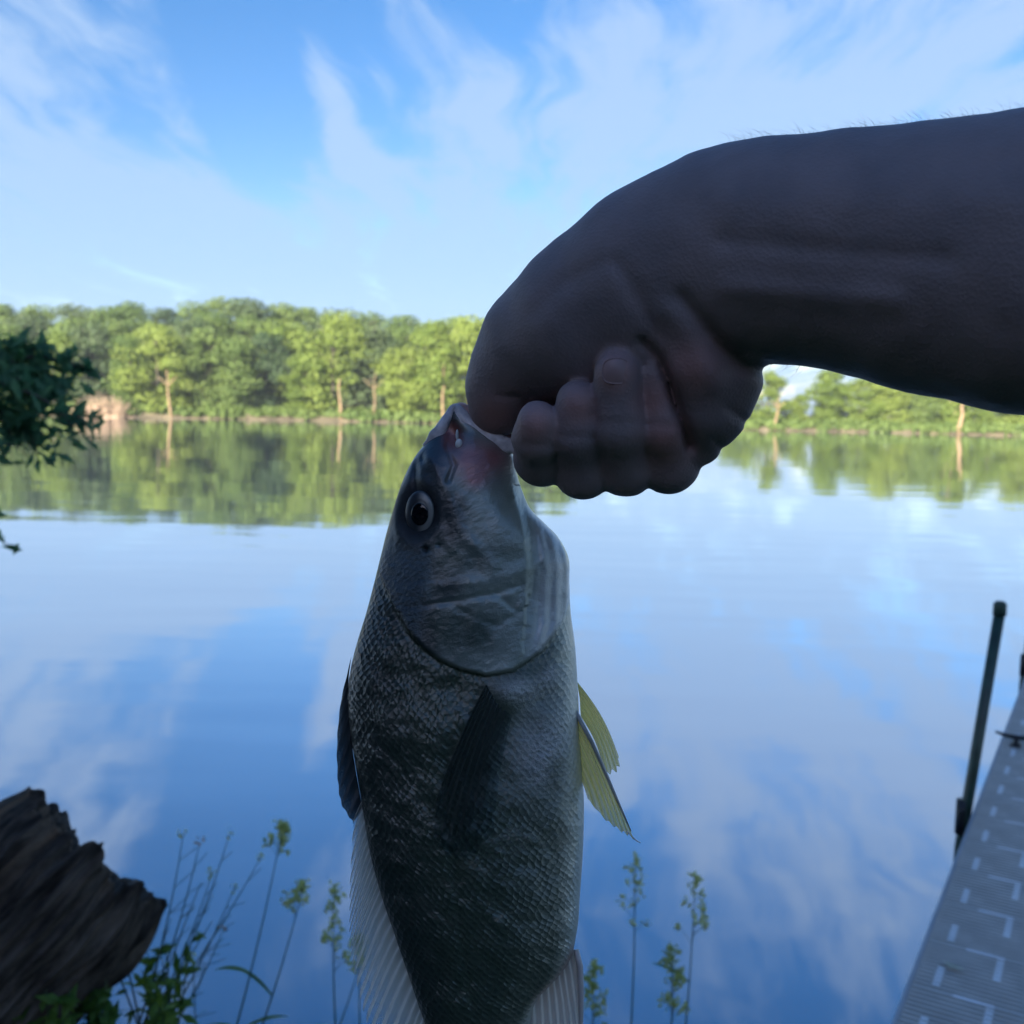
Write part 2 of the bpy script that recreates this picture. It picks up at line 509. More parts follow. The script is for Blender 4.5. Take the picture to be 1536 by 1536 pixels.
def trunk_geo(seed, h=0.85, r=0.018, limbs=6):
    rng = np.random.default_rng(seed + 500)
    mb = MB()
    n = 9
    zz = np.linspace(-0.05, h, n)
    dx = np.cumsum(rng.normal(0, 0.008, n)); dy = np.cumsum(rng.normal(0, 0.008, n))
    dx -= dx[0]; dy -= dy[0]
    pts = np.stack([dx, dy, zz], -1)
    mb.tube(pts, r * np.linspace(1.25, 0.25, n), 7)
    for k in range(limbs):
        i = rng.integers(3, n - 1)
        a = rng.uniform(0, 2 * np.pi)
        L = rng.uniform(0.14, 0.26)
        e = np.array([math.cos(a) * L, math.sin(a) * L, L * rng.uniform(0.4, 1.0)])
        p = np.stack([pts[i] + e * s + np.array([0, 0, 0.03 * s * s]) for s in (0, .35, .7, 1)])
        mb.tube(p, r * np.array([0.5, .36, .24, .1]), 5)
    return mb.mesh('trunk')

CROWNS = {}
for tint in LEAF:
    for v in range(5):
        lo = (0.02, 0.06, 0.03, 0.10, 0.03)[v]; wd = (0.30, 0.26, 0.36, 0.30, 0.33)[v]
        V, Ft = crown_geo(11 + v, 36, 190, 0.024, lo, wd)
        CROWNS[(tint, v)] = mesh_np('crown', V, Ft, False)
        CROWNS[(tint, v)].materials.append(LEAF[tint])
TRUNKS = [trunk_geo(v) for v in range(5)]
for tm in TRUNKS:
    tm.materials.append(M_bark_far)
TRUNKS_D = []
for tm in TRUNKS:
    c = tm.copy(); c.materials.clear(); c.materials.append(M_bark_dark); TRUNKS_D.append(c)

rnd = random.Random(4)
def far_tree(px, top, dist, tint, v, label, group, wide=1.0, pale=False):
    x = at_y(px, dist)
    zb = float(far_z(np.array([x]), np.array([dist]))[0])
    d = dist / ray(px, 630).y
    ztop = P(px, top, d).z
    h = max(3.0, ztop - zb)
    o = empty('shore_tree', (x, dist, zb), label, 'tree', group)
    o.rotation_euler.z = rnd.uniform(0, 6.28)
    wd = wide * (max(h, 9) / h) ** 0.5
    o.scale = (h * wd, h * wd, h)
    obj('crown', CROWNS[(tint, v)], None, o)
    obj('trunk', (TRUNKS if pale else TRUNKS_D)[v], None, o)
    return o

ORD = ['zeroth', 'first', 'second', 'third', 'fourth', 'fifth', 'sixth', 'seventh', 'eighth', 'ninth', 'tenth', 'eleventh', 'twelfth', 'thirteenth',
       'fourteenth', 'fifteenth', 'sixteenth', 'seventeenth', 'eighteenth', 'nineteenth', 'twentieth']
# (px, top, extra distance, tint, variant, pale trunk, label)
FRONT = [
    (-130, 500, 2, 'mid', 0, 0, 'leafy tree on the far shore just past the left picture edge'),
    (-60, 492, 3, 'mid', 2, 0, 'green shore tree cut by the left picture edge'),
    (20, 486, 5, 'mid', 1, 0, 'green shore tree behind the dark overhanging branch'),
    (85, 500, 3, 'bright', 3, 0, 'yellow-green shore tree right above the overhanging branch tip'),
    (140, 482, 8, 'dark', 4, 0, 'dark shaded tree left of the tan brush pile'),
    (195, 505, 5, 'mid', 0, 0, 'mid green tree directly behind the tan brush pile'),
    (238, 490, 3, 'bright', 2, 0, 'bright leafy tree between brush pile and broken orange snag'),
    (305, 490, 6, 'mid', 1, 0, 'tall narrow green tree just right of the broken orange snag'),
    (352, 505, 3, 'mid', 4, 0, 'round mid green tree below the highest hump of the wood'),
    (400, 500, 7, 'dark', 0, 0, 'dark green shore tree left of the big bright crown'),
    (455, 530, 2, 'bright', 2, 0, 'low yellow-green tree at the foot of the big bright crown'),
    (500, 470, 3, 'bright', 3, 0, 'biggest bright green crown with a pale lit trunk'),
    (556, 485, 8, 'dark', 4, 0, 'shaded tree with a thin pale forked trunk beside a dark hollow'),
    (607, 520, 3, 'bright', 2, 0, 'low bright tree between the forked trunk and the fish'),
    (655, 478, 3, 'bright', 1, 0, 'bright tree with pale trunk directly above the fish mouth'),
    (705, 476, 4, 'bright', 3, 1, 'yellow-green tree touching the back of the hand'),
    (765, 482, 5, 'mid', 0, 0, 'tree hidden behind the thumb'),
    (830, 505, 4, 'mid', 2, 0, 'tree hidden behind the index finger'),
    (890, 535, 4, 'mid', 4, 0, 'low tree hidden behind the middle of the fist'),
    (950, 580, 3, 'mid', 2, 0, 'small tree hidden behind the little finger'),
    (1040, 600, 3, 'bright', 0, 0, 'small tree hidden behind the palm'),
    (1095, 590, 3, 'mid', 4, 0, 'small tree peeking out right of the palm heel'),
    (1150, 556, 4, 'bright', 2, 0, 'rounded green tree in the notch between palm and forearm'),
    (1200, 590, 3, 'bright', 1, 0, 'low tree under the patch of sky below the wrist'),
    (1240, 552, 5, 'bright', 0, 0, 'bright tree just right of the sky patch below the wrist'),
    (1290, 566, 3, 'bright', 2, 0, 'low bushy bright tree between two dark gaps under the forearm'),
    (1335, 545, 4, 'bright', 3, 0, 'bright tree rising behind the forearm left of the pale trunk'),
    (1385, 560, 4, 'mid', 4, 0, 'mid green tree beside the pale trunk under the forearm'),
    (1432, 535, 3, 'bright', 1, 1, 'tall tree with long pale trunk mirrored in the water at right'),
    (1485, 572, 3, 'bright', 0, 0, 'low bright tree right of the mirrored pale trunk'),
    (1530, 545, 5, 'bright', 2, 0, 'bright shore tree at the right picture edge'),
    (1590, 530, 5, 'mid', 3, 0, 'shore tree just past the right picture edge'),
    (1650, 540, 5, 'mid', 0, 0, 'second shore tree past the right picture edge'),
]
for (px, top, dd, tint, v, pale, lab) in FRONT:
    x = at_y(px, SHORE)
    far_tree(px, top, float(shore_y(np.array([x]))[0]) + dd + 2, tint, v, lab, 'trees along the far shore', 1.0 if v in (2, 4) else 0.92, pale)
BACK = [(-110, 462), (-50, 458), (10, 455), (62, 458), (112, 457), (160, 462), (205, 455), (250, 462), (292, 454), (335, 447), (378, 450), (418, 456), (462, 460),
        (508, 464), (552, 468), (598, 474), (640, 486), (685, 474), (728, 480), (775, 490)]
for i, (px, top) in enumerate(BACK):
    dist = 236 + 9 * math.sin(i * 2.3)
    lab = f"hilltop tree, {ORD[i + 1]} crown from the left along the far skyline"
    far_tree(px, top, dist, ('mid', 'dark', 'mid')[i % 3], (i * 3) % 5, lab, 'hilltop trees on the skyline', 1.15)
MID = [(-90, 480), (-20, 478), (48, 474), (118, 476), (180, 480), (232, 482), (280, 476), (325, 470), (372, 474), (425, 480), (478, 486), (535, 488), (585, 492), (632, 500), (680, 500), (735, 500)]
for i, (px, top) in enumerate(MID):
    dist = 211 + 6 * math.sin(i * 1.9)
    lab = f"mid-slope tree, {ORD[i + 1]} from the left in the middle row"
    far_tree(px, top, dist, ('mid', 'bright', 'dark', 'mid')[i % 4], (i * 2 + 1) % 5, lab, 'trees half way up the slope', 1.1)
RB = [(1115, 585), (1180, 600), (1255, 575), (1310, 560), (1365, 560), (1415, 560), (1470, 560), (1525, 560)]
for i, (px, top) in enumerate(RB):
    dist = 207 + 4 * math.sin(i * 2.1)
    lab = f"second-row tree under the forearm, {ORD[i + 1]} from the left"
    far_tree(px, top, dist, ('mid', 'dark', 'mid')[i % 3], (i * 2) % 5, lab, 'second-row trees at right', 1.1)

# low bushes along the water line: ground cover of the far shore
def undergrowth():
    rng = np.random.default_rng(9)
    Cs, Ns = [], []
    for k in range(420):
        x = -150 + 300 * (k + rng.uniform(0, 1)) / 420
        y = float(shore_y(np.array([x]))[0]) + rng.uniform(0.2, 4.5)
        z = float(far_z(np.array([x]), np.array([y]))[0])
        r = rng.uniform(0.9, 2.1)
        n = 90
        d = rng.normal(size=(n, 3)); d /= np.linalg.norm(d, axis=1)[:, None]; d[:, 2] = np.abs(d[:, 2])
        Cs.append(np.array([x, y, z]) + d * r * rng.uniform(0.6, 1.05, n)[:, None] * np.array([1.3, 1.0, 0.9]))
        Ns.append(d + rng.normal(size=(n, 3)) * 0.6)
    V, Ft = leaves_geo(rng, np.concatenate(Cs), np.concatenate(Ns), 0.5)
    tag(obj('undergrowth', mesh_np('undergrowth', V, Ft, False), LEAF['mid']), 'low green bushes running along the far water line', 'bushes', None, 'stuff')
undergrowth()

# tan brush pile, broken snags
def brush_pile(px, py, wpx, hpx, label):
    x = at_y(px, SHORE - 1)
    y = float(shore_y(np.array([x]))[0]) - 0.3
    s = y / F
    rng = np.random.default_rng(21)
    mb = MB()
    W, H = wpx * s, hpx * s
    for k in range(420):
        a = rng.uniform(-1, 1)
        b = np.array([a * W * 0.45, rng.uniform(-1.2, 1.2), -0.1])
        ang = rng.normal(0, 0.9)
        L = H * rng.uniform(0.5, 1.15) * (1 - 0.5 * a * a)
        e = b + np.array([math.sin(ang) * L, rng.normal(0, 0.5), abs(math.cos(ang)) * L])
        m_ = (b + e) / 2 + rng.normal(0, 0.15, 3)
        mb.tube(np.stack([b, m_, e]), np.array([0.09, 0.06, 0.02]), 4, False)
    tag(obj('brush_pile', mb.mesh('brush_pile'), M_brush, None, (x, y, 0.1)), label, 'brush pile')
brush_pile(172, 600, 75, 34, 'tan heap of dead fallen branches on the far water line')

M_snag = mat_simple('lit_dead_wood', (0.27, 0.18, 0.10), 0.9, 0.3, 2.0, 0.05)
def snag(px, top, lean, label, rad=0.35, fork=True, h0=0):
    x = at_y(px, SHORE)
    y = float(shore_y(np.array([x]))[0]) + 0.6
    z = float(far_z(np.array([x]), np.array([y]))[0])
    H = P(px, top, y / ray(px, 630).y).z - z
    mb = MB()
    rng = np.random.default_rng(int(px))
    n = 7
    pts = np.stack([np.linspace(0, lean, n) + rng.normal(0, .12, n), np.zeros(n), np.linspace(-0.3, H, n)], -1)
    mb.tube(pts, rad * rng.uniform(.7, .95) * np.linspace(1.2, 0.4, n), 8)
    o = empty('dead_trunk', (x, y, z), label, 'dead tree', 'bare dead trunks on the far shore')
    obj('trunk', mb.mesh('trunk'), M_snag, o)
    if fork:
        m2 = MB()
        for sgn in (-1, 1):
            b = pts[4]
            e = b + np.array([sgn * H * 0.22, -0.3, H * 0.22])
            m2.tube(np.stack([b, (b + e) / 2 + [0, 0, .1], e]), rad * np.array([.5, .35, .15]), 6)
        obj('limb', m2.mesh('limb'), M_snag, o)
snag(268, 556, -0.8, 'broken orange snag leaning left near the brush pile', 0.30)
snag(511, 568, -0.6, 'lit bare trunk at the waterside under the biggest bright crown', 0.36, False)
snag(559, 560, 0.5, 'thin forked dead trunk beside the dark hollow', 0.2)
snag(662, 545, 0.4, 'slim bare trunk on the shore above the fish mouth', 0.24, False)
snag(1162, 596, 0.6, 'short curved dead trunk just right of the palm heel', 0.28)
snag(1437, 590, 0.8, 'pale leaning dead trunk mirrored in the water at right', 0.42, False)

# thin morning haze over the lake: one box of even air round camera and scene
def haze():
    mb = MB(); mb.box((0, 170, 22), (1000, 520, 50))
    m, t, out = new_mat('thin_haze')
    v = t.n('ShaderNodeVolumePrincipled', ins={'Color': (0.80, 0.88, 1.0, 1), 'Density': HAZE, 'Anisotropy': 0.0})
    t.link(v.outputs[0], out.inputs['Volume'])
    tag(obj('haze', mb.mesh('haze', False), m), 'thin morning haze over the lake', None, None, 'stuff')
HAZE = 0.0002
haze()

# ------------------------------------------------------------------ trees on the near bank (their shade falls on the foreground)
def near_crown(seed):
    V, Ft = crown_geo(seed, 60, 260, 0.034, 0.10, 0.34, 0.98, 0.15)
    me = mesh_np('crown', V, Ft, False)
    me.materials.append(M_shade_leaf)
    return me
NC = [near_crown(70), near_crown(71)]
for i, (x, y, h, wd) in enumerate([(-7.2, -3.2, 8.2, 1.05), (-22, -24, 11.6, 1.4), (-13, -27, 12.4, 1.45), (-5, -23, 11.4, 1.45), (3, -26, 12, 1.45), (11, -24, 11.4, 1.45), (20, -27, 12, 1.4), (-9, -36, 16, 1.3), (-19, -38, 17, 1.3), (1, -38, 16, 1.3), (-30, -34, 16, 1.3)]):  # first tree added to shade the overhanging branch
    o = empty('shade_tree', (x, y, float(near_z(np.array([x * 1.0]), np.array([y * 1.0]))[0]) - 0.1),
              'leafy tree on the near bank behind the angler, out of the picture', 'tree', 'trees behind the angler')
    o.scale = (h * wd, h * wd, h); o.rotation_euler.z = i * 1.3
    obj('crown', NC[i % 2], None, o)
    obj('trunk', TRUNKS_D[i % 5], None, o)

# the bank tree whose branch hangs in from the left
def bank_tree():
    tx, ty = -4.9, 5.2
    base = np.array([tx, ty, float(near_z(np.array([tx]), np.array([ty]))[0]) - 0.1])
    o = empty('bank_tree', base, 'dark bank tree whose leafy branch hangs in at the left edge', 'tree')
    rng = np.random.default_rng(31)
    mb = MB()
    H = 6.0
    tp = np.stack([np.array([0, 0, 0]), np.array([0.1, 0.1, 1.2]), np.array([0.0, .2, 2.6]), np.array([-.2, .2, 4.2]), np.array([-.2, .1, H])])
    mb.tube(tp, np.array([.22, .17, .14, .09, .03]), 10)
    obj('trunk', mb.mesh('trunk'), M_bark_dark, o)
    br = MB(); C, N = [], []
    def twig(a, b, r0, nleaf, spread, sag=0.05):
        a = np.array(a) - base; b = np.array(b) - base
        pts = np.stack([a + (b - a) * s + np.array([0, 0, sag * math.sin(math.pi * s)]) for s in np.linspace(0, 1, 6)])
        br.tube(pts, r0 * np.linspace(1, .25, 6), 5)
        for k in range(nleaf):
            s = rng.uniform(0.25, 1.05)
            p = a + (b - a) * s + np.array([0, 0, sag * math.sin(math.pi * min(1, s))]) + rng.normal(0, spread, 3)
            C.append(p); N.append(rng.normal(size=3) + np.array([0, -0.3, 0.5]))
    D = 5.6
    root = P(-230, 560, 5.3)
    twig(base + np.array([0, .2, 2.0]), root, .07, 0, .1)
    ends = [((-20, 545), (125, 552), 60), ((-60, 560), (135, 640), 130), ((-60, 590), (85, 668), 130), ((-60, 540), (60, 535), 120), ((-80, 570), (100, 600), 170),
            ((-60, 600), (20, 650), 80), ((-80, 600), (-5, 680), 60), ((-60, 540), (95, 575), 110)]
    for (a, b, nl) in ends:
        nl = int(nl * .55)
        twig(root, P(a[0], a[1], D), .03, 0, .02)
        pa, pb = np.array(P(a[0], a[1], D)), np.array(P(b[0], b[1], D + rng.uniform(-.25, .25)))
        twig(pa, pb, .016, nl, .045)
        for q in range(5):
            s = rng.uniform(.3, .95); m_ = pa + (pb - pa) * s
            twig(m_, m_ + np.array([rng.uniform(.05, .2), rng.normal(0, .1), rng.uniform(-.22, .05)]), .006, 7, .025)
    # the small twig lower down
    twig(base + np.array([0, .2, 1.2]), P(-90, 790, 5.3), .03, 0, .02)
    twig(P(-90, 790, 5.3), P(20, 822, 5.4), .008, 10, .02)
    twig(P(-90, 790, 5.3), P(2, 775, 5.4), .008, 10, .02)
    # upper crown, outside the picture
    for k in range(26):
        a = rng.uniform(0, 6.28); zz = rng.uniform(2.2, 6.0)
        p0 = base + np.array([-.1, .1, zz * .8])
        e = p0 + np.array([math.cos(a) * rng.uniform(.7, 1.5) - 0.9, math.sin(a) * rng.uniform(.7, 1.6) - 0.6, rng.uniform(-.1, .7)])
        twig(p0, e, .03, 110, .2)
    obj('branch', br.mesh('branch'), M_bark_dark, o)
    V, Ft = leaves_geo(rng, np.array(C), np.array(N), 0.05, 2.4)
    obj('foliage', mesh_np('foliage', V, Ft, False), M_near_leaf, o)
bank_tree()

# ------------------------------------------------------------------ dock
def mat_plastic(name, col, rough):
    return mat_simple(name, col, rough, 0.12, 9.0)
M_deck = mat_plastic('grey_deck_plastic', (0.48, 0.47, 0.44), 0.5)
M_strip = mat_plastic('pale_strip_plastic', (0.82, 0.82, 0.84), 0.5)  # staggered strips set paler than the ribs
M_rail = mat_simple('dock_aluminium', (0.34, 0.35, 0.37), 0.5, 0.1, 8.0, 0.0, 0.2)
M_post = mat_simple('dark_green_paint', (0.018, 0.050, 0.036), 0.35, 0.3, 12.0)
M_cap = mat_simple('weathered_green_cap', (0.035, 0.07, 0.045), 0.5, 0.2, 20.0)
M_iron = mat_simple('black_iron', (0.012, 0.013, 0.015), 0.45, 0.3, 30.0)
def dock():
    zt = 0.36
    a = hit_z(1330, 1536, zt); b = hit_z(1500, 1103, zt)
    u = (b - a); u.z = 0; u.normalize()
    r = Vector((u.y, -u.x, 0))          # to the right
    start = a - u * 2.2
    M = Matrix(((r.x, u.x, 0, start.x), (r.y, u.y, 0, start.y), (0, 0, 1, zt), (0, 0, 0, 1)))
    o = empty('dock', (0, 0, 0), 'grey pipe dock with slotted deck panels running out at the right', 'dock')
    o.matrix_world = M
    W, PL = 1.22, 0.305
    mb = MB()
    nr = 11
    for k in range(nr):                                  # transverse ribs with open slots between
        y = 0.020 + (PL - 0.03) * (k + 0.5) / nr
        mb.box((W / 2, y, -0.012), (W - 0.05, 0.0120, 0.030))
    mb.box((W / 2, 0.0105, -0.0105), (W - 0.05, 0.017, 0.022))       # panel joint strip
    ts = mb; nrib = sum(len(f) for f in mb.f4)
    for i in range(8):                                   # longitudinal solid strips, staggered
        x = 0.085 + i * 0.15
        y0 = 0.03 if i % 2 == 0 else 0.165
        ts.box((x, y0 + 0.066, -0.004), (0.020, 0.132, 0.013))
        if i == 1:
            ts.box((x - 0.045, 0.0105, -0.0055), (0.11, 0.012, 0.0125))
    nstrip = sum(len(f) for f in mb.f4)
    for i in range(9):                                   # deep carrier ribs underneath
        mb.box((0.04 + i * 0.142, PL / 2, -0.034), (0.012, PL - 0.01, 0.018))
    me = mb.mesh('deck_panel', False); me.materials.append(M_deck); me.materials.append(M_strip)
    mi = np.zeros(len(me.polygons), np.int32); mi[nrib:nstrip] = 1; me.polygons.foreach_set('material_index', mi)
    NP = 52
    for k in range(NP):
        obj('deck_panel', me, None, o, (0, k * PL, 0))
    L = NP * PL
    for nm, x in (('edge_rail', 0.016), ('edge_rail', W - 0.016)):
        m2 = MB(); m2.box((x, L / 2, -0.076), (0.013, L, 0.145)); m2.box((x, L / 2, -0.143), (0.05, L, 0.012))
        obj(nm, m2.mesh(nm, False), M_rail, o)
    cm = MB(); cm.box((W / 2, 0, -0.095), (W - 0.06, 0.04, 0.09))
    cme = cm.mesh('cross_beam', False); cme.materials.append(M_rail)
    for k in range(0, NP + 1, 8):
        obj('cross_beam', cme, None, o, (0, min(L - 0.03, max(0.03, k * PL)), 0))
    Mi = M.inverted()
    def post(px, py_base, py_top, x_off, lean):
        p = Mi @ hit_z(px, py_base, zt)
        y = p.y
        x = x_off
        # height: nearest point of the vertical line above (x,y) to the top pixel's row
        wp = M @ Vector((x, y, 0))
        best = min((abs(project(wp + Vector((0, 0, h)))[1] - py_top), h) for h in np.linspace(0.2, 2.2, 400))[1]
        m3 = MB()
        tl = lean
        pts = np.array([[x, y, -1.6], [x, y, -0.2], [x + tl * best, y, best - 0.05]])
        m3.tube(pts, 0.0235, 14)
        q = obj('post', m3.mesh('post'), M_post, o)
        m4 = MB(); m4.tube(np.array([[x + tl * best, y, best - 0.06], [x + tl * best, y, best - 0.012], [x + tl * best, y, best]]), np.array([.0275, .0275, .017]), 14)
        obj('post_cap', m4.mesh('post_cap'), M_cap, q)
        m5 = MB(); m5.tube(np.array([[x, y, -0.14], [x, y, 0.012]]), 0.027, 14)
        m5.tube(np.array([[x, y - 0.05, -.03], [x, y - 0.02, -.03]]), 0.009, 8)
        obj('bracket', m5.mesh('bracket'), M_iron, q)
    post(1452, 1205, 898, -0.040, 0.105)
    post(1543, 985, 800, -0.040, 0.08)
    # cleat
    c = Mi @ hit_z(1524, 1118, zt)
    m6 = MB()
    m6.box((c.x, c.y, 0.006), (0.05, 0.09, 0.008))
    for s in (-1, 1):
        m6.tube(np.array([[c.x, c.y + s * .022, 0.004], [c.x, c.y + s * .022, 0.035]]), 0.011, 8)
    m6.tube(np.array([[c.x - .10, c.y, 0.055], [c.x - .05, c.y, .044], [c.x, c.y, .042], [c.x + .05, c.y, .044], [c.x + .10, c.y, 0.055]]), np.array([.006, .011, .014, .011, .006]), 8)
    obj('cleat', m6.mesh('cleat'), M_iron, o)
    # pale dried leaf on the deck
    lp = hit_z(1430, 1452, zt + 0.006)
    rng = np.random.default_rng(2)
    V, Ft = leaves_geo(rng, np.array([[0, 0, 0.004]]), np.array([[0.1, 0.05, 1.0]]), 0.05, 2.0, -0.3)
    lf = obj('dry_leaf', mesh_np('dry_leaf', V, Ft), mat_simple('pale_dry_leaf', (0.5, 0.5, 0.38), 0.8), None, lp)
    lf.rotation_euler.z = 0.3
    tag(lf, 'pale dried leaf lying on the dock deck', 'leaf')

def project(p):
    q = ROT.transposed() @ (Vector(p) - CAM)
    return (768 + F * q.x / -q.z, 768 - F * q.y / -q.z)
dock()

# ------------------------------------------------------------------ rotten log
def mat_log():
    m, t, out = new_mat('weathered_log_wood')
    at = t.n('ShaderNodeAttribute', attribute_name='lc')
    mp = t.n('ShaderNodeMapping', ins={'Vector': at.outputs['Vector'], 'Scale': (1.0, 0.22, 1)})
    n1 = t.n('ShaderNodeTexNoise', ins={'Vector': mp.outputs[0], 'Scale': 34.0, 'Detail': 8.0, 'Roughness': 0.62})
    n2 = t.n('ShaderNodeTexNoise', ins={'Vector': mp.outputs[0], 'Scale': 9.0, 'Detail': 4.0})
    c = t.mix(t.smooth(n1.outputs[0], 0.32, 0.72), (0.024, 0.018, 0.014), (0.18, 0.135, 0.10))
    c = t.mix(t.math('MULTIPLY', t.smooth(n2.outputs[0], 0.62, 0.74), 0.6), c, (0.34, 0.20, 0.11))
    b = t.n('ShaderNodeBsdfPrincipled', ins={'Base Color': c, 'Roughness': 0.9, 'Specular IOR Level': 0.25})
    bp = t.n('ShaderNodeBump', ins={'Height': n1.outputs[0], 'Strength': 1.0, 'Distance': 0.03})
    t.link(bp.outputs[0], b.inputs['Normal'])
    t.link(b.outputs[0], out.inputs[0])
    return m
def log():
    e = np.array(P(140, 1278, 2.25)); s = np.array(P(-300, 1740, 1.95))
    ax = e - s; L = np.linalg.norm(ax); ax /= L
    vw = np.array(ray(140, 1290)); vw /= np.linalg.norm(vw)
    side = np.cross(ax, vw); side /= np.linalg.norm(side)        # in the picture plane, across the log
    dep = np.cross(side, ax)
    rad = 0.225
    ns, na = 170, 320
    th = np.linspace(0, 2 * np.pi, na, endpoint=False)
    tt = np.linspace(-0.12, 1, ns)
    T, A = np.meshgrid(tt, th, indexing='ij')
    cx, sx = np.cos(A), np.sin(A)
    g = vnoise(np.stack([cx * 7, sx * 7, T * 3.0], -1), 1)
    g2 = vnoise(np.stack([cx * 17, sx * 17, T * 6.0], -1), 2)
    g3 = vnoise(np.stack([cx * 3, sx * 3, T * 2.0], -1), 5)
    g4 = 1 - np.abs(2 * vnoise(np.stack([cx * 24, sx * 24, T * 5.0], -1), 22) - 1)
    r = rad * (1 + 0.11 * (g - .5) + 0.12 * (g2 - .5) + 0.12 * (g3 - .5) - 0.10 * g4)
    endj = 0.035 * (vnoise(np.stack([cx[0] * 5, sx[0] * 5, cx[0] * 0], -1), 6) - .5) + 0.04 * (vnoise(np.stack([cx[0] * 11, sx[0] * 16, cx[0] * 0], -1), 7) - .5)
    ext = sst(T, 0.55, 1.0) * endj[None, :]
    r = r * (1 - 0.10 * sst(T, 0.90, 1.0))
    pos = s + ((T + ext / L * 1.0)[..., None] * L) * ax + (r * cx)[..., None] * side + (r * sx)[..., None] * dep
    V = pos.reshape(-1, 3)
    i, j = np.meshgrid(np.arange(ns - 1), np.arange(na), indexing='ij'); j2 = (j + 1) % na
    Fq = np.stack([i * na + j, i * na + j2, (i + 1) * na + j2, (i + 1) * na + j], -1).reshape(-1, 4)
    lc = np.stack([A * rad, T * L, r * 0], -1).reshape(-1, 3)
    # broken end face: rings towards the centre, torn fibres
    caps = []; lcs = []
    nb = 16
    for k in range(1, nb + 1):
        q = 1 - k / nb
        jag = 0.05 * (vnoise(np.stack([cx[0] * 9 * q + 3, sx[0] * 9 * q, cx[0] * 0], -1), 12) - .6) * sst(np.full(na, 1 - q), 0, .3)
        ring = s + ax * L + (endj * q + jag - 0.05 * (1 - q))[:, None] * ax + (r[-1] * q * cx[0])[:, None] * side + (r[-1] * q * sx[0])[:, None] * dep
        caps.append(ring); lcs.append(np.stack([r[-1] * q * cx[0], r[-1] * q * sx[0], r[-1] * 0 + 2], -1))
    V = np.concatenate([V] + caps); lc = np.concatenate([lc] + lcs)
    i, j = np.meshgrid(np.arange(ns - 1, ns + nb - 1), np.arange(na), indexing='ij'); j2 = (j + 1) % na
    Fq = np.concatenate([Fq, np.stack([i * na + j, i * na + j2, (i + 1) * na + j2, (i + 1) * na + j], -1).reshape(-1, 4)])
    me = mesh_np('log', V, Fq); set_vec(me, 'lc', lc)
    tag(obj('log', me, mat_log()), 'dark weathered broken log jutting over the bank at lower left', 'log')
log()

# ------------------------------------------------------------------ grasses and weeds on the near bank
rngp = np.random.default_rng(77)
def bez(a, b, bend, n=9):
    a = np.array(a, float); b = np.array(b, float)
    t = np.linspace(0, 1, n)[:, None]
    return a + (b - a) * t + np.array(bend) * (t * (1 - t) * 4) * 0.25
def seed_grass(bx, by, tx, ty, d, label, head=0.35, dense=1.0, leaves=2, open_=1.0, mat=None, stem_r=0.0022):
    """flowering grass: a stem, blades and a panicle of spikelets; bx,by root pixel and tx,ty tip pixel at distance d"""
    a, b = np.array(P(bx, by, d)), np.array(P(tx, ty, d + 0.03))
    o = empty('seed_grass', a, label, 'grass plant', 'flowering grasses on the near bank')
    pts = bez(a, b, (0.03 * np.sign(tx - bx + .1), 0.02, 0.02)) - a
    mb = MB(); mb.tube(pts, stem_r * np.linspace(1.3, .45, len(pts)), 5)
    obj('stem', mb.mesh('stem'), M_stem, o)
    L = np.linalg.norm(b - a)
    hl = head * L if head < 1 else head
    sp = MB(); brs = MB()
    C, N = [], []
    nb = int(9 * dense)
    for k in range(nb):
        s = 1 - (hl / L) * (k / nb) ** 1.0
        i = s * (len(pts) - 1); i0 = min(int(i), len(pts) - 2)
        p = pts[i0] + (pts[i0 + 1] - pts[i0]) * (i - i0)
        wd = 0.006 + 0.040 * open_ * (k / nb) ** 0.8
        for q in range(2):
            an = rngp.uniform(0, 6.28)
            e = p + np.array([math.cos(an) * wd, math.sin(an) * wd, wd * 0.9 + 0.004])
            brs.tube(np.stack([p, (p + e) / 2 + [0, 0, .002], e]), 0.0006, 4, False)
            for z in range(int(6 + 4 * rngp.random())):
                C.append(e + rngp.normal(0, 0.0055, 3)); N.append(rngp.normal(size=3))
    for k in range(8):
        C.append(pts[-1] + np.array([rngp.normal(0, .002), rngp.normal(0, .002), -0.008 * k + .01])); N.append(rngp.normal(size=3) * np.array([1, 1, .3]))
    V, Ft = leaves_geo(rngp, np.array(C), np.array(N), 0.0085, 1.9)
    hd = obj('seed_head', mesh_np('seed_head', V, Ft, False), mat or M_seed, o)
    obj('head_branch', brs.mesh('head_branch'), M_stem, hd)
    for k in range(leaves):
        s = rngp.uniform(.12, .6); p = pts[int(s * 8)]
        blade(o, p, rngp.uniform(.08, .16), rngp.choice([-1, 1]), 0.006)
    return o
def blade(o, p, L, sgn, wd, up=0.6, mat=None):
    n = 7
    t = np.linspace(0, 1, n)
    x = sgn * L * t * 0.8; z = L * (up * t - 0.55 * up * t * t * 1.2)
    y = rngp.normal(0, .25) * L * t
    c = np.stack([x, y, z], -1) + p
    wv = np.stack([t * 0 + .15 * wd, t * 0 + wd * .6, t * 0 + wd * .5], -1) * (np.sin(np.pi * np.clip(t * .9 + .1, 0, 1)) ** .7)[:, None]
    V = np.concatenate([c - wv, c + wv, c - np.array([0, 0, wd * .25]) * 1.0])
    i = np.arange(n - 1)
    Fq = np.concatenate([np.stack([i, i + 1, 2 * n + i + 1, 2 * n + i], -1), np.stack([2 * n + i, 2 * n + i + 1, n + i + 1, n + i], -1)])
    obj('blade', mesh_np('blade', V, Fq), mat or M_weed, o)
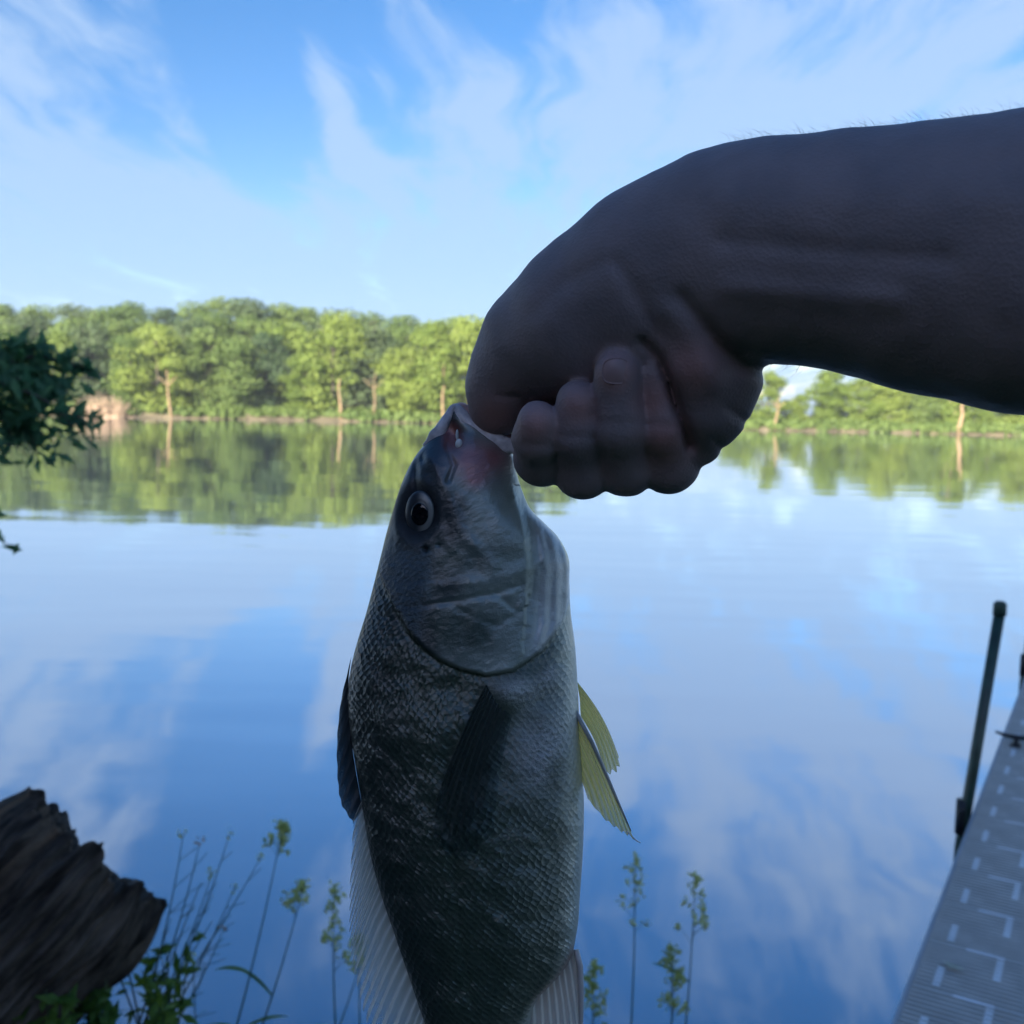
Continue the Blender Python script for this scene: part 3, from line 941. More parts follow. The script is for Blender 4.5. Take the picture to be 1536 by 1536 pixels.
G = [
    (338, 1600, 424, 1240, 2.5, 'tall seed grass with a nodding green head, nearest the log', .16, 1.0, 2, .6),
    (372, 1600, 455, 1330, 2.5, 'shorter seed grass with a green head, right of the nodding one', .2, 1.0, 3, .6),
    (508, 1620, 501, 1335, 2.6, 'upright seed grass standing just left of the dorsal fin', .5, 1.3, 1, .7),
    (940, 1640, 952, 1295, 2.6, 'tall grass with dark narrow tip between fish and open water', .36, .8, 1, .9),
    (1018, 1640, 1042, 1318, 2.65, 'tall sparse seed grass farthest right of the fish', .36, 1.0, 1, .9),
    (896, 1640, 893, 1455, 2.4, 'short seed grass just right of the anal fin', .6, 1.2, 0, .8),
    (1000, 1640, 1007, 1428, 2.45, 'short dense seed grass between the two tall right-hand grasses', .55, 1.6, 0, .7),
    (470, 1640, 545, 1430, 2.6, 'leaning grass tucked behind the soft dorsal fin', .2, .6, 2, .5),
    (545, 1640, 541, 1410, 2.65, 'thin grass stalk seen through the soft dorsal fin', .1, .5, 0, .5),
]
for g in G:
    seed_grass(g[0], g[1], g[2], g[3], g[4], g[5], g[6], g[7], g[8], g[9])
# bare thin stalks fanning out by the log
ST = [(200, 1500, 275, 1250), (205, 1500, 300, 1262), (215, 1510, 345, 1250), (220, 1520, 352, 1330), (210, 1500, 318, 1310), (225, 1530, 335, 1395), (285, 1600, 288, 1440), (200, 1510, 392, 1285)]
for i, (bx, by, tx, ty) in enumerate(ST):
    d = 2.3 + 0.03 * i
    a, b = np.array(P(bx, by + 60, d)), np.array(P(tx, ty, d))
    o = empty('bare_stalk', a, f"thin bare stalk fanning out beside the log, {ORD[i + 1]} by its tip from the log side", 'plant stalk', 'bare stalks beside the log')
    pts = bez(a, b, (0.04, 0, -.03)) - a
    mb = MB(); mb.tube(pts, np.linspace(.003, .0009, 9), 5)
    for k in range(6):
        q = pts[4 + k % 4]; e = q + np.array([rngp.uniform(.01, .05), rngp.normal(0, .01), rngp.uniform(.01, .05)])
        mb.tube(np.stack([q, (q + e) / 2, e]), .0008, 4, False)
    obj('stem', mb.mesh('stem'), M_stem, o)
    C = pts[-1] + rngp.normal(0, .006, (7, 3))
    V, Ft = leaves_geo(rngp, C, rngp.normal(size=(7, 3)), .007, 1.8)
    obj('seed_tuft', mesh_np('seed_tuft', V, Ft, False), M_dryseed if i in (1, 5) else M_seed, o)
# leafy weeds under the log
def weed(px, py, h, d, label, n=26, size=.032):
    a = np.array(P(px, py, d)); a0 = a.copy()
    o = empty('leafy_weed', a, label, 'weed', 'leafy weeds beside the log')
    mb = MB(); C, N = [], []
    for k in range(5):
        e = np.array([rngp.normal(0, .28) * h, rngp.normal(0, .2) * h, h * rngp.uniform(.6, 1.0)])
        pts = bez((0, 0, 0), e, (0, 0, .1 * h), 7)
        mb.tube(pts, np.linspace(.0028, .001, 7), 5)
        for q in range(n // 3):
            s = rngp.uniform(.25, 1.0)
            C.append(pts[int(s * 6)] + rngp.normal(0, .03, 3) * h * 3 ** .5 * .5); N.append(np.array([rngp.normal(0, .6), -.4 + rngp.normal(0, .6), .9]))
    obj('stem', mb.mesh('stem'), M_stem, o)
    V, Ft = leaves_geo(rngp, np.array(C), np.array(N), size * .62, 2.7)
    obj('foliage', mesh_np('foliage', V, Ft, False), M_weed, o)
weed(215, 1560, .36, 2.38, 'tallest leafy weed hugging the right end of the log', 32, .026)
weed(262, 1580, .30, 2.34, 'leafy weed at the foot of the bare stalks', 40, .030)
weed(150, 1600, .20, 2.1, 'leafy weed under the middle of the log', 44, .034)
weed(80, 1610, .17, 2.0, 'low leafy weed in the bottom left corner', 44, .034)
weed(225, 1625, .20, 2.2, 'low leafy weed right of the corner weed', 44, .03)
weed(385, 1640, .17, 2.4, 'small leafy weed between the two left seed grasses', 24, .026)

# ------------------------------------------------------------------ the fish
DF = 0.385
SF = DF / F
ROTnp = np.array(ROT); CAMnp = np.array(CAM)
FISH_ORIGIN = np.array(P(700, 1080, DF))
def fw(u, v, w_):
    """fish frame: u,v photo pixels at the fish's distance, w pixels towards the viewer -> metres relative to the fish origin"""
    u = np.asarray(u, float); v = np.asarray(v, float); w_ = np.asarray(w_, float)
    loc = np.stack([(u - 768) * SF, -(v - 768) * SF, -DF + w_ * SF], -1)
    return loc @ ROTnp.T + CAMnp - FISH_ORIGIN

def polydist(u, v, pts):
    """unsigned distance and side (left of travel > 0) to a polyline in pixels"""
    pts = np.asarray(pts, float)
    best = np.full(u.shape, 1e9); side = np.zeros(u.shape); par = np.zeros(u.shape)
    for k in range(len(pts) - 1):
        a, b = pts[k], pts[k + 1]
        ab = b - a; l2 = ab @ ab
        t = np.clip(((u - a[0]) * ab[0] + (v - a[1]) * ab[1]) / l2, 0, 1)
        dx = u - (a[0] + ab[0] * t); dy = v - (a[1] + ab[1] * t)
        d = np.hypot(dx, dy)
        s = ab[0] * (v - a[1]) - ab[1] * (u - a[0])
        m_ = d < best
        best = np.where(m_, d, best); side = np.where(m_, np.sign(s), side); par = np.where(m_, (k + t) / (len(pts) - 1), par)
    return best, side, par

def mat_fish():
    m, t, out = new_mat('wet_fish_skin')
    co = t.n('ShaderNodeAttribute', attribute_name='Col')
    sc = t.n('ShaderNodeAttribute', attribute_name='sc')
    mk = t.n('ShaderNodeSeparateXYZ', ins={0: t.n('ShaderNodeAttribute', attribute_name='mk').outputs['Vector']})
    scale_m, rough_m, wet = mk.outputs[0], mk.outputs[1], mk.outputs[2]
    wn = t.n('ShaderNodeTexNoise', ins={'Vector': sc.outputs['Vector'], 'Scale': 0.025, 'Detail': 2.0})
    wv = t.n('ShaderNodeVectorMath', operation='MULTIPLY_ADD', ins={0: wn.outputs['Color'], 1: (22, 22, 0), 2: sc.outputs['Vector']})
    xyz = t.n('ShaderNodeSeparateXYZ', ins={0: wv.outputs[0]})
    def layer(sx, sy):
        fx = t.math('SUBTRACT', t.math('FRACT', t.math('ADD', t.math('DIVIDE', xyz.outputs[0], 12.0), sx)), 0.5)
        yy = t.math('ADD', t.math('DIVIDE', xyz.outputs[1], 15.0), sy)
        return t.math('FRACT', t.math('ADD', yy, t.math('MULTIPLY', t.math('MULTIPLY', fx, fx), 1.5)))
    hsc = t.math('MAXIMUM', layer(0.0, 0.0), layer(0.5, 0.5))
    edgev = hsc
    amp = t.n('ShaderNodeTexNoise', ins={'Vector': sc.outputs['Vector'], 'Scale': 0.03, 'Detail': 3.0}).outputs[0]
    hsc = t.math('MULTIPLY', hsc, t.math('ADD', 0.25, t.math('MULTIPLY', amp, 1.3)))
    hsc = t.math('MULTIPLY', hsc, scale_m)
    n1 = t.n('ShaderNodeTexNoise', ins={'Vector': sc.outputs['Vector'], 'Scale': 0.11, 'Detail': 5.0, 'Roughness': 0.6})
    n2 = t.n('ShaderNodeTexNoise', ins={'Vector': sc.outputs['Vector'], 'Scale': 0.022, 'Detail': 4.0, 'Roughness': 0.6})
    h = t.math('ADD', hsc, t.math('MULTIPLY', n1.outputs[0], t.math('ADD', 0.12, t.math('MULTIPLY', rough_m, 1.7))))
    bp = t.n('ShaderNodeBump', ins={'Height': h, 'Strength': 1.0, 'Distance': 0.0009})
    c = t.mix(t.math('MULTIPLY', t.smooth(n2.outputs[0], 0.42, 0.72), 0.26), co.outputs['Color'], t.n('ShaderNodeVectorMath', operation='MULTIPLY', ins={0: co.outputs['Color'], 1: (0.6, 0.72, 0.6)}).outputs[0])
    edge = t.math('MULTIPLY', t.math('SUBTRACT', 1.0, t.smooth(edgev, 0.5, 0.72)), t.math('MULTIPLY', scale_m, 0.7))
    c = t.mix(edge, c, t.n('ShaderNodeVectorMath', operation='MULTIPLY', ins={0: c, 1: (0.45, 0.5, 0.5)}).outputs[0])
    n3 = t.n('ShaderNodeTexNoise', ins={'Vector': sc.outputs['Vector'], 'Scale': 0.05, 'Detail': 5.0})
    rg = t.math('ADD', t.math('ADD', 0.20, t.math('MULTIPLY', n3.outputs[0], 0.30)), t.math('MULTIPLY', t.math('SUBTRACT', 0.55, wet), 0.8))
    b = t.n('ShaderNodeBsdfPrincipled', ins={'Base Color': c, 'Roughness': rg, 'Metallic': 0.25, 'Specular IOR Level': 0.5, 'Coat Weight': wet, 'Coat Roughness': 0.10, 'Normal': bp.outputs[0], 'Coat Normal': bp.outputs[0]})
    t.link(b.outputs[0], out.inputs[0])
    return m

def mat_fin(name, c_mem, c_ray, alpha, nrays, trans=0.5, rough=0.4, fade=0.45, rfade=0.3, sfade=0.0, bs=0.7):
    m, t, out = new_mat(name)
    at = t.n('ShaderNodeSeparateXYZ', ins={0: t.n('ShaderNodeAttribute', attribute_name='ray').outputs['Vector']})
    s, q = at.outputs[0], at.outputs[1]
    wob = t.n('ShaderNodeTexNoise', ins={'Vector': t.n('ShaderNodeAttribute', attribute_name='ray').outputs['Vector'], 'Scale': 5.0, 'Detail': 3.0})
    ph = t.math('ADD', t.math('MULTIPLY', s, nrays * 6.2832), t.math('MULTIPLY', wob.outputs[0], 1.6))
    st = t.math('ADD', t.math('MULTIPLY', t.math('SINE', ph), 0.5), 0.5)
    fine = t.math('ADD', t.math('MULTIPLY', t.math('SINE', t.math('MULTIPLY', ph, 3.0)), 0.5), 0.5)
    rayf = t.math('POWER', st, 2.2)
    rayf = t.math('ADD', t.math('MULTIPLY', rayf, 0.75), t.math('MULTIPLY', t.math('MULTIPLY', fine, q), 0.35), clamp=True)
    c = t.mix(rayf, c_mem, c_ray)
    d = t.n('ShaderNodeBsdfPrincipled', ins={'Base Color': c, 'Roughness': rough, 'Specular IOR Level': 0.5})
    tr = t.n('ShaderNodeBsdfTranslucent', ins={'Color': c})
    mx = t.n('ShaderNodeMixShader', ins={0: trans, 1: d.outputs[0], 2: tr.outputs[0]})
    tp = t.n('ShaderNodeBsdfTransparent', ins={'Color': (0.9, 0.93, 0.95, 1)})
    mem = t.math('MULTIPLY', alpha, t.math('SUBTRACT', 1.0, t.math('MULTIPLY', t.math('POWER', q, 1.5), fade)))
    ral = t.math('MULTIPLY', t.smooth(rayf, 0.25, 0.7), t.math('SUBTRACT', 1.0, t.math('MULTIPLY', t.math('POWER', q, 3.0), rfade)))
    al = t.math('MAXIMUM', mem, ral)
    if sfade:
        al = t.math('MULTIPLY', al, t.math('SUBTRACT', 1.0, t.math('MULTIPLY', t.smooth(s, 0.45, 1.0), sfade)))
    m2 = t.n('ShaderNodeMixShader', ins={0: al, 1: tp.outputs[0], 2: mx.outputs[0]})
    bp = t.n('ShaderNodeBump', ins={'Height': rayf, 'Strength': bs, 'Distance': 0.0006})
    t.link(bp.outputs[0], d.inputs['Normal'])
    t.link(m2.outputs[0], out.inputs[0])
    return m

PAIRS = np.array([
    (681, 607, 689, 609, 5), (672, 622, 708, 634, 14), (661, 642, 758, 664, 24), (648, 655, 772, 690, 37), (627, 679, 776, 712, 49), (612, 704, 783, 735, 56), (600, 733, 795, 762, 61),
    (590, 765, 816, 784, 65), (580, 800, 838, 807, 69), (572, 832, 853, 838, 72), (562, 872, 854, 873, 75), (550, 918, 856, 918, 78), (536, 963, 862, 963, 80),
    (527, 1000, 865, 1000, 80), (522, 1040, 867, 1040, 80), (525, 1090, 869, 1090, 80), (534, 1150, 873, 1150, 79), (544, 1210, 876, 1210, 78), (556, 1280, 874, 1280, 75),
    (572, 1340, 870, 1340, 72), (589, 1390, 866, 1390, 68), (606, 1440, 852, 1442, 62), (626, 1500, 806, 1496, 54), (640, 1540, 794, 1540, 48), (662, 1600, 784, 1600, 40),
    (690, 1700, 772, 1700, 26), (696, 1760, 776, 1760, 17), (702, 1790, 772, 1790, 8)], float)

fish = empty('fish', FISH_ORIGIN, 'dark silvery drum fish hanging by its lower jaw from the fist', 'fish')
OPERC = [(604, 915), (618, 940), (640, 962), (665, 980), (695, 993), (730, 1001), (770, 995), (812, 968), (842, 930), (860, 880)]
CREASE = [(772, 730), (780, 765), (788, 805), (793, 850), (790, 885)]
def fish_body():
    rows = cr(PAIRS, 620)
    # respace so rows are even in v
    nphi = 170
    ph = np.concatenate([np.linspace(0, np.pi, nphi, endpoint=False), np.linspace(np.pi, 2 * np.pi, nphi, endpoint=False)])
    na = len(ph)
    a = (1 - np.cos(ph)) / 2                      # 0 dorsal edge .. 1 belly edge
    prof = np.sign(np.sin(ph)) * np.abs(np.sin(ph)) ** 0.92 * (0.86 + 0.30 * a - 0.12 * a * a)
    U = rows[:, 0:1] + (rows[:, 2:3] - rows[:, 0:1]) * a
    Vv = rows[:, 1:2] + (rows[:, 3:4] - rows[:, 1:2]) * a
    W = rows[:, 4:5] * prof
    sgn = np.where(np.sin(ph) >= 0, 1.0, -1.0)[None, :] * np.clip(np.abs(np.sin(ph)) * 4, 0, 1)[None, :]
    A = np.broadcast_to(a, U.shape)
    D = np.zeros_like(U)
    # gill cover: raised plate that ends in a free edge
    d, s, par = polydist(U, Vv, OPERC)
    head = np.where(s < 0, 1.0, 0.0) * (Vv < 1010)
    sd = np.where(head > 0, d, -d)
    D += 9 * sst(sd, -3, 6) * np.exp(-np.clip(sd, 0, None) / 75) - 1.6 * np.exp(-(np.minimum(sd, 0) / 9) ** 2) * (sd < 0) * (sd > -40)
    ishead = sst(sd, -2, 4)
    # crease between cheek and throat membrane
    d2, s2, p2 = polydist(U, Vv, CREASE)
    rightside = (s2 < 0) & (Vv > 728) & (Vv < 985)
    sd2 = np.where(rightside, d2, -d2)
    D -= 8 * sst(sd2, -5, 9) * np.exp(-np.clip(sd2, 0, None) / 40) * ishead
    # throat folds (branchiostegal rays)
    q = (U - np.interp(Vv, [730, 800, 850, 930, 1000], [774, 789, 796, 790, 770]))
    fold = np.sin(q / 17.0 * 2 * np.pi * (1 - 0.15 * (Vv - 850) / 150)) * sst(q, 4, 16) * sst(Vv, 775, 830) * (1 - sst(Vv, 930, 985)) * ishead
    D += 1.15 * fold * (0.4 + 1.1 * vnoise(np.stack([U / 18, Vv / 50, 0 * U + 1], -1), 16))
    # preopercle ridges
    for line, amp, wd in (([(618, 905), (680, 896), (745, 884), (782, 872)], -1.6, 5), ([(600, 880), (660, 872), (730, 868), (775, 855)], 1.2, 9), ([(690, 905), (745, 930), (790, 905)], -0.9, 6),
                          ([(672, 672), (684, 700), (676, 722)], -3.0, 4), ([(650, 690), (672, 735), (690, 790), (742, 845)], 2.0, 10), ([(745, 885), (770, 905), (782, 880)], -1.2, 5)):
        dd, _, _ = polydist(U, Vv, line)
        D += amp * np.exp(-(dd / wd) ** 2) * (0.35 + 1.3 * vnoise(np.stack([U / 24, Vv / 24, 0 * U + 1], -1), 6))
    # eye socket
    ex, ey = (U - 630) / 30.0, (Vv - 768) / 40.0
    re = np.sqrt(ex * ex + ey * ey)
    D += -7 * np.exp(-(re / 0.9) ** 4) + 1.0 * np.exp(-((re - 1.2) / 0.2) ** 2)
    # nostril grooves
    for (cx, cy, rx, ry, amp) in ((626, 712, 6, 24, -6), (643, 822, 4, 4, -6), (636, 690, 4, 7, -4), (662, 816, 2.5, 2.5, -2), (681, 658, 15, 21, -11), (752, 1036, 27, 30, 9), (735, 1056, 18, 26, -7)):
        D += amp * np.exp(-(((U - cx) / rx) ** 2 + ((Vv - cy) / ry) ** 2))
    # muscle and flesh unevenness
    nz = vnoise(np.stack([U / 55, Vv / 60, 0 * U + 2], -1), 3) - .5
    nz2 = vnoise(np.stack([U / 17, Vv / 17, 0 * U + 5], -1), 5) - .5
    nz3 = vnoise(np.stack([U / 7, Vv / 8, 0 * U + 5], -1), 15) - .5
    D += nz * 5 + nz2 * 1.5 + nz3 * 0.5 * ishead
    # shallow lateral furrow along the flank
    dd, _, _ = polydist(U, Vv, [(690, 1010), (680, 1100), (672, 1200), (690, 1330), (705, 1450), (725, 1600)])
    D += -1.6 * np.exp(-(dd / 7) ** 2)
    W = W + D * sgn
    # ---- natural colouring and a painted highlight
    back = np.array([0.020, 0.032, 0.032]); flank = np.array([0.046, 0.070, 0.050]); belly = np.array([0.50, 0.52, 0.48]); cheek = np.array([0.27, 0.31, 0.28]); top = np.array([0.035, 0.045, 0.052])
    def mixc(c0, c1, f):
        return c0 + (c1 - c0) * f[..., None]
    col = np.broadcast_to(back, U.shape + (3,)).copy()
    col = mixc(col, flank, sst(A, 0.03, 0.42))
    col = mixc(col, np.array([0.095, 0.115, 0.088]), sst(A, 0.55, 0.86))
    col = mixc(col, belly * np.array([0.85, 0.85, 0.78]), sst(A, 0.86, 0.985))
    n3 = vnoise(np.stack([U / 38, Vv / 38, U * 0], -1), 9)
    hcol = np.broadcast_to(top, U.shape + (3,)).copy()
    hcol = mixc(hcol, cheek, sst(A + (n3 - .5) * .25, 0.26, 0.62))
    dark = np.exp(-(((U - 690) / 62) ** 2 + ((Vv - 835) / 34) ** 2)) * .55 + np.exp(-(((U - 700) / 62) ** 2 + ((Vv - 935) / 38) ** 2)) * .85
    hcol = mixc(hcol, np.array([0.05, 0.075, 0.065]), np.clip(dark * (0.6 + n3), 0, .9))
    hcol = mixc(hcol, np.array([0.46, 0.48, 0.48]), sst(q, 0, 25) * sst(Vv, 740, 800) * .8)
    col = mixc(col, hcol, ishead * (1 - sst(-A, -0.12, 0.0) * sst(Vv, 880, 960)))
    # mouth: pink flesh and dark red gape
    d5 = np.exp(-(((U - 722) / 34) ** 2 + ((Vv - 690) / 26) ** 2)) + .9 * np.exp(-(((U - 716) / 14) ** 2 + ((Vv - 718) / 15) ** 2))
    col = mixc(col, np.array([0.42, 0.16, 0.15]), np.clip(d5 * (0.7 + n3), 0, .9))
    d6 = np.exp(-(((U - 680) / 16) ** 2 + ((Vv - 657) / 22) ** 2) ** 2)
    col = mixc(col, np.array([0.26, 0.075, 0.06]), np.clip(d6, 0, .95))
    d7 = sst(-(Vv - (640 + (U - 700) * .5)), -4, 12) * (U > 690)
    col = mixc(col, np.array([0.62, 0.44, 0.40]), np.clip(d7, 0, 1))
    # pit spots and the blood-tinged vent
    col = mixc(col, np.array([0.012, 0.014, 0.016]), np.clip(np.exp(-(((U - 626) / 6) ** 2 + ((Vv - 712) / 24) ** 2)) + np.exp(-(((U - 643) / 4) ** 2 + ((Vv - 822) / 4) ** 2)), 0, 1))
    dv, _, _ = polydist(U, Vv, [(864, 1420), (840, 1462), (815, 1485)])
    col = mixc(col, np.array([0.30, 0.14, 0.14]), np.exp(-(dv / 13) ** 2) * .7)
    soc = np.exp(-((re / 1.2) ** 6))
    col = mixc(col, np.array([0.010, 0.012, 0.016]), soc)
    scm = (1 - ishead) * (1 - .8 * sst(A, 0.93, 0.99)) * (1 - np.exp(-(((U - 752) / 32) ** 2 + ((Vv - 1036) / 34) ** 2)))
    nape = sst(.34 - A, 0, .12) * sst(Vv, 800, 860) * ishead
    silver_glint = np.clip(np.exp(-(((U - 815) / 42) ** 2 + ((Vv - 1110) / 55) ** 2)) + np.exp(-(((U - 775) / 28) ** 2 + ((Vv - 1020) / 16) ** 2)) + np.exp(-(((U - 822) / 14) ** 2 + ((Vv - 1005) / 16) ** 2)), 0, 1)
    col = mixc(col, np.array([0.46, 0.47, 0.46]), silver_glint * .8 * np.clip(n3 * 1.6, 0, 1))  # pale highlight painted into the skin colour, broken up by noise
    mk = np.stack([np.clip(scm + nape * .9, 0, 1), np.clip(nape * .8 + silver_glint * .9 + .15, 0, 1), .55 * (1 - soc)], -1)
    arc = np.cumsum(np.concatenate([np.zeros((len(U), 1)), np.hypot(np.diff(U, axis=1), np.diff(W, axis=1))], 1), 1)
    sc = np.stack([arc, Vv, 0 * A], -1)
    P3 = fw(U, Vv, W).reshape(-1, 3)
    n = len(rows)
    i, j = np.meshgrid(np.arange(n - 1), np.arange(na), indexing='ij'); j2 = (j + 1) % na
    Fq = np.stack([i * na + j, (i + 1) * na + j, (i + 1) * na + j2, i * na + j2], -1).reshape(-1, 4)
    cap0 = np.mean(P3[:na], 0); cap1 = np.mean(P3[-na:], 0)
    V = np.concatenate([P3, [cap0, cap1]])
    jj = np.arange(na); jn = (jj + 1) % na
    Ft = np.concatenate([np.stack([jj, jn, np.full(na, n * na)], -1), np.stack([(n - 1) * na + jn, (n - 1) * na + jj, np.full(na, n * na + 1)], -1)])
    me = mesh_np('body', V, [Fq, Ft])
    add = lambda arr: np.concatenate([arr.reshape(-1, arr.shape[-1]), arr[0, :1], arr[-1, :1]])
    set_col(me, 'Col', add(col)); set_vec(me, 'sc', add(sc)); set_vec(me, 'mk', add(mk))
    obj('body', me, mat_fish(), fish)
fish_body()

def body_w(U, V):
    r_ = cr(PAIRS, 200)
    Lx = np.interp(V, r_[:, 1], r_[:, 0]); Rx = np.interp(V, r_[:, 3], r_[:, 2]); th = np.interp(V, (r_[:, 1] + r_[:, 3]) / 2, r_[:, 4])
    a = np.clip((U - Lx) / (Rx - Lx), 0, 1); sn = 2 * np.sqrt(a * (1 - a))
    return th * sn ** 0.92 * (0.86 + 0.30 * a - 0.12 * a * a) + 2.5

def fin(name, base, tip, wb, wt, mat, nr, ns=120, nt=26, rag=2.0, bow=0.0, thick=0.00025, par=None, label=None, seed=1, follow=False):
    """fin membrane between a base curve and a tip curve (photo pixels in the fish frame), pleated along its rays"""
    B = cr(np.array(base, float), ns); T = cr(np.array(tip, float), ns)
    s = np.linspace(0, 1, ns)[:, None]; t = np.linspace(0, 1, nt)[None, :]
    rng = np.random.default_rng(seed)
    jag = vnoise(np.stack([s[:, 0] * nr * 1.0, s[:, 0] * 0, s[:, 0] * 0 + seed], -1), 2) - .5 + .35 * np.sin(s[:, 0] * nr * 2 * np.pi)
    ext = 1 + (jag[:, None] * rag * 0.02) * t ** 2
    U = B[:, 0:1] + (T[:, 0:1] - B[:, 0:1]) * t * ext
    V = B[:, 1:2] + (T[:, 1:2] - B[:, 1:2]) * t * ext
    nx = -(T[:, 1:2] - B[:, 1:2]); ny = (T[:, 0:1] - B[:, 0:1])
    U = U + bow * nx * np.sin(np.pi * t) * .5; V = V + bow * ny * np.sin(np.pi * t) * .5
    W = wb + (wt - wb) * t + 1.3 * np.sin(s * nr * 2 * np.pi) * (0.3 + t) + 2.5 * np.sin(s * 5 + t * 3)
    if follow:
        W = body_w(U, V) + wb + (wt - wb) * t + 0.8 * np.sin(s * nr * 2 * np.pi)
    P3 = fw(U, V, W).reshape(-1, 3)
    i, j = np.meshgrid(np.arange(ns - 1), np.arange(nt - 1), indexing='ij')
    Fq = np.stack([i * nt + j, i * nt + j + 1, (i + 1) * nt + j + 1, (i + 1) * nt + j], -1).reshape(-1, 4)
    # thickness: a second skin behind the first, closed at the rim
    off = np.array(ROTnp[:, 2]) * -thick
    n0 = len(P3)
    rim = [np.arange(ns) * nt + nt - 1, np.arange(nt), (ns - 1) * nt + np.arange(nt), np.arange(ns) * nt]
    Fs = [Fq, Fq[:, ::-1] + n0]
    for r_ in rim:
        Fs.append(np.stack([r_[:-1], r_[1:], r_[1:] + n0, r_[:-1] + n0], -1))
    me = mesh_np(name, np.concatenate([P3, P3 + off]), np.concatenate(Fs))
    rv = np.stack([np.broadcast_to(s, U.shape), np.broadcast_to(t, U.shape), 0 * U], -1).reshape(-1, 3)
    set_vec(me, 'ray', np.concatenate([rv, rv]))
    o = obj(name, me, mat, par or fish)
    if label: o['label'] = label
    return o

fin('spiny_dorsal_fin', [(527, 985), (523, 1020), (523, 1060), (527, 1110), (534, 1160), (543, 1212)],
    [(524, 1000), (512, 1050), (506, 1110), (507, 1170), (514, 1206), (531, 1232)], 0, 3,
    mat_fin('spiny_fin_skin', (0.03, 0.04, 0.045), (0.045, 0.057, 0.062), 0.97, 9, .15, .5, .3), 9, 90, 14, 1.5)
M_soft = mat_fin('soft_fin_skin', (0.55, 0.52, 0.46), (0.97, 0.95, 0.92), 0.86, 26, .68, .4, .92, .35)
fin('soft_dorsal_fin', [(543, 1200), (550, 1240), (556, 1280), (564, 1312), (572, 1340), (589, 1390), (606, 1440), (626, 1500), (641, 1540), (664, 1605)],
    [(531, 1228), (527, 1310), (525, 1372), (527, 1410), (531, 1445), (542, 1498), (560, 1545), (588, 1600), (612, 1640), (655, 1700)], 0, 6, M_soft, 26, 220, 26, 3.0, 0.03)
fin('anal_fin', [(860, 1416), (845, 1440), (830, 1456), (812, 1472), (793, 1496)],
    [(874, 1580), (862, 1600), (842, 1612), (815, 1612), (790, 1590)], 4, 6, mat_fin('anal_fin_skin', (0.62, 0.50, 0.40), (0.98, 0.95, 0.88), 0.8, 8, .65), 8, 110, 24, 2.0, -0.04)
spn = MB(); spn.tube(fw(*np.array([(864, 1422, 8), (869, 1445, 9), (871, 1485, 9), (871, 1540, 8), (871, 1575, 7)]).T), np.array([4, 5.0, 4.5, 3, 1.]) * SF, 8)
obj('anal_spine', spn.mesh('anal_spine'), mat_simple('pale_spine', (0.5, 0.47, 0.45), 0.4), fish)
M_pelv = mat_fin('yellow_fin_skin', (1.0, 0.84, 0.27), (1.0, 0.93, 0.48), 0.78, 7, .72)
fin('pelvic_fin', [(858, 1058), (861, 1072), (863, 1090), (866, 1125), (868, 1160)],
    [(947, 1250), (936, 1244), (920, 1232), (902, 1218), (880, 1192)], 14, 22, M_pelv, 6, 90, 30, 2.0, -0.05, label='nearer yellow pelvic fin')
fin('pelvic_fin', [(867, 1026), (869, 1040), (871, 1052), (872, 1066), (873, 1080)],
    [(931, 1140), (930, 1152), (924, 1163), (914, 1168), (908, 1160)], -22, -30, M_pelv, 5, 90, 30, 3.0, -0.10, label='farther yellow pelvic fin', seed=4)
fil = MB(); fil.tube(fw(*np.array([(938, 1240, 22), (946, 1248, 22), (952, 1254, 22), (958, 1257, 22)]).T), np.array([1.4, 1.0, .9, .6]) * SF, 6)
obj('fin_filament', fil.mesh('fin_filament'), mat_simple('pale_filament', (0.7, 0.7, 0.66), 0.4), fish)
edge_ = MB(); edge_.tube(fw(*np.array([(860, 1060, 18), (886, 1108, 21), (909, 1160, 23), (928, 1204, 23), (944, 1240, 22)]).T), np.array([3.5, 3.2, 2.6, 1.8, .8]) * SF, 7)
obj('pelvic_spine', edge_.mesh('pelvic_spine'), mat_simple('grey_spine', (0.30, 0.31, 0.30), 0.4), fish)
M_pect = mat_fin('pectoral_fin_skin', (0.028, 0.042, 0.036), (0.032, 0.048, 0.041), 0.72, 9, .15, .6, .95, .95, .9, .2)  # dark tone and soft fade also stand in for shadow on the flank
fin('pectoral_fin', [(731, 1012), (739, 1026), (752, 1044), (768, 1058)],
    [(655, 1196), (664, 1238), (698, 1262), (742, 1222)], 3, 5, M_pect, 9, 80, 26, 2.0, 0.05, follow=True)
fin('caudal_fin', [(700, 1775), (715, 1788), (738, 1790), (760, 1788), (774, 1775)],
    [(640, 1930), (690, 1950), (740, 1960), (790, 1950), (836, 1920)], 0, 4, M_soft, 16, 110, 24, 2.0, 0.0)

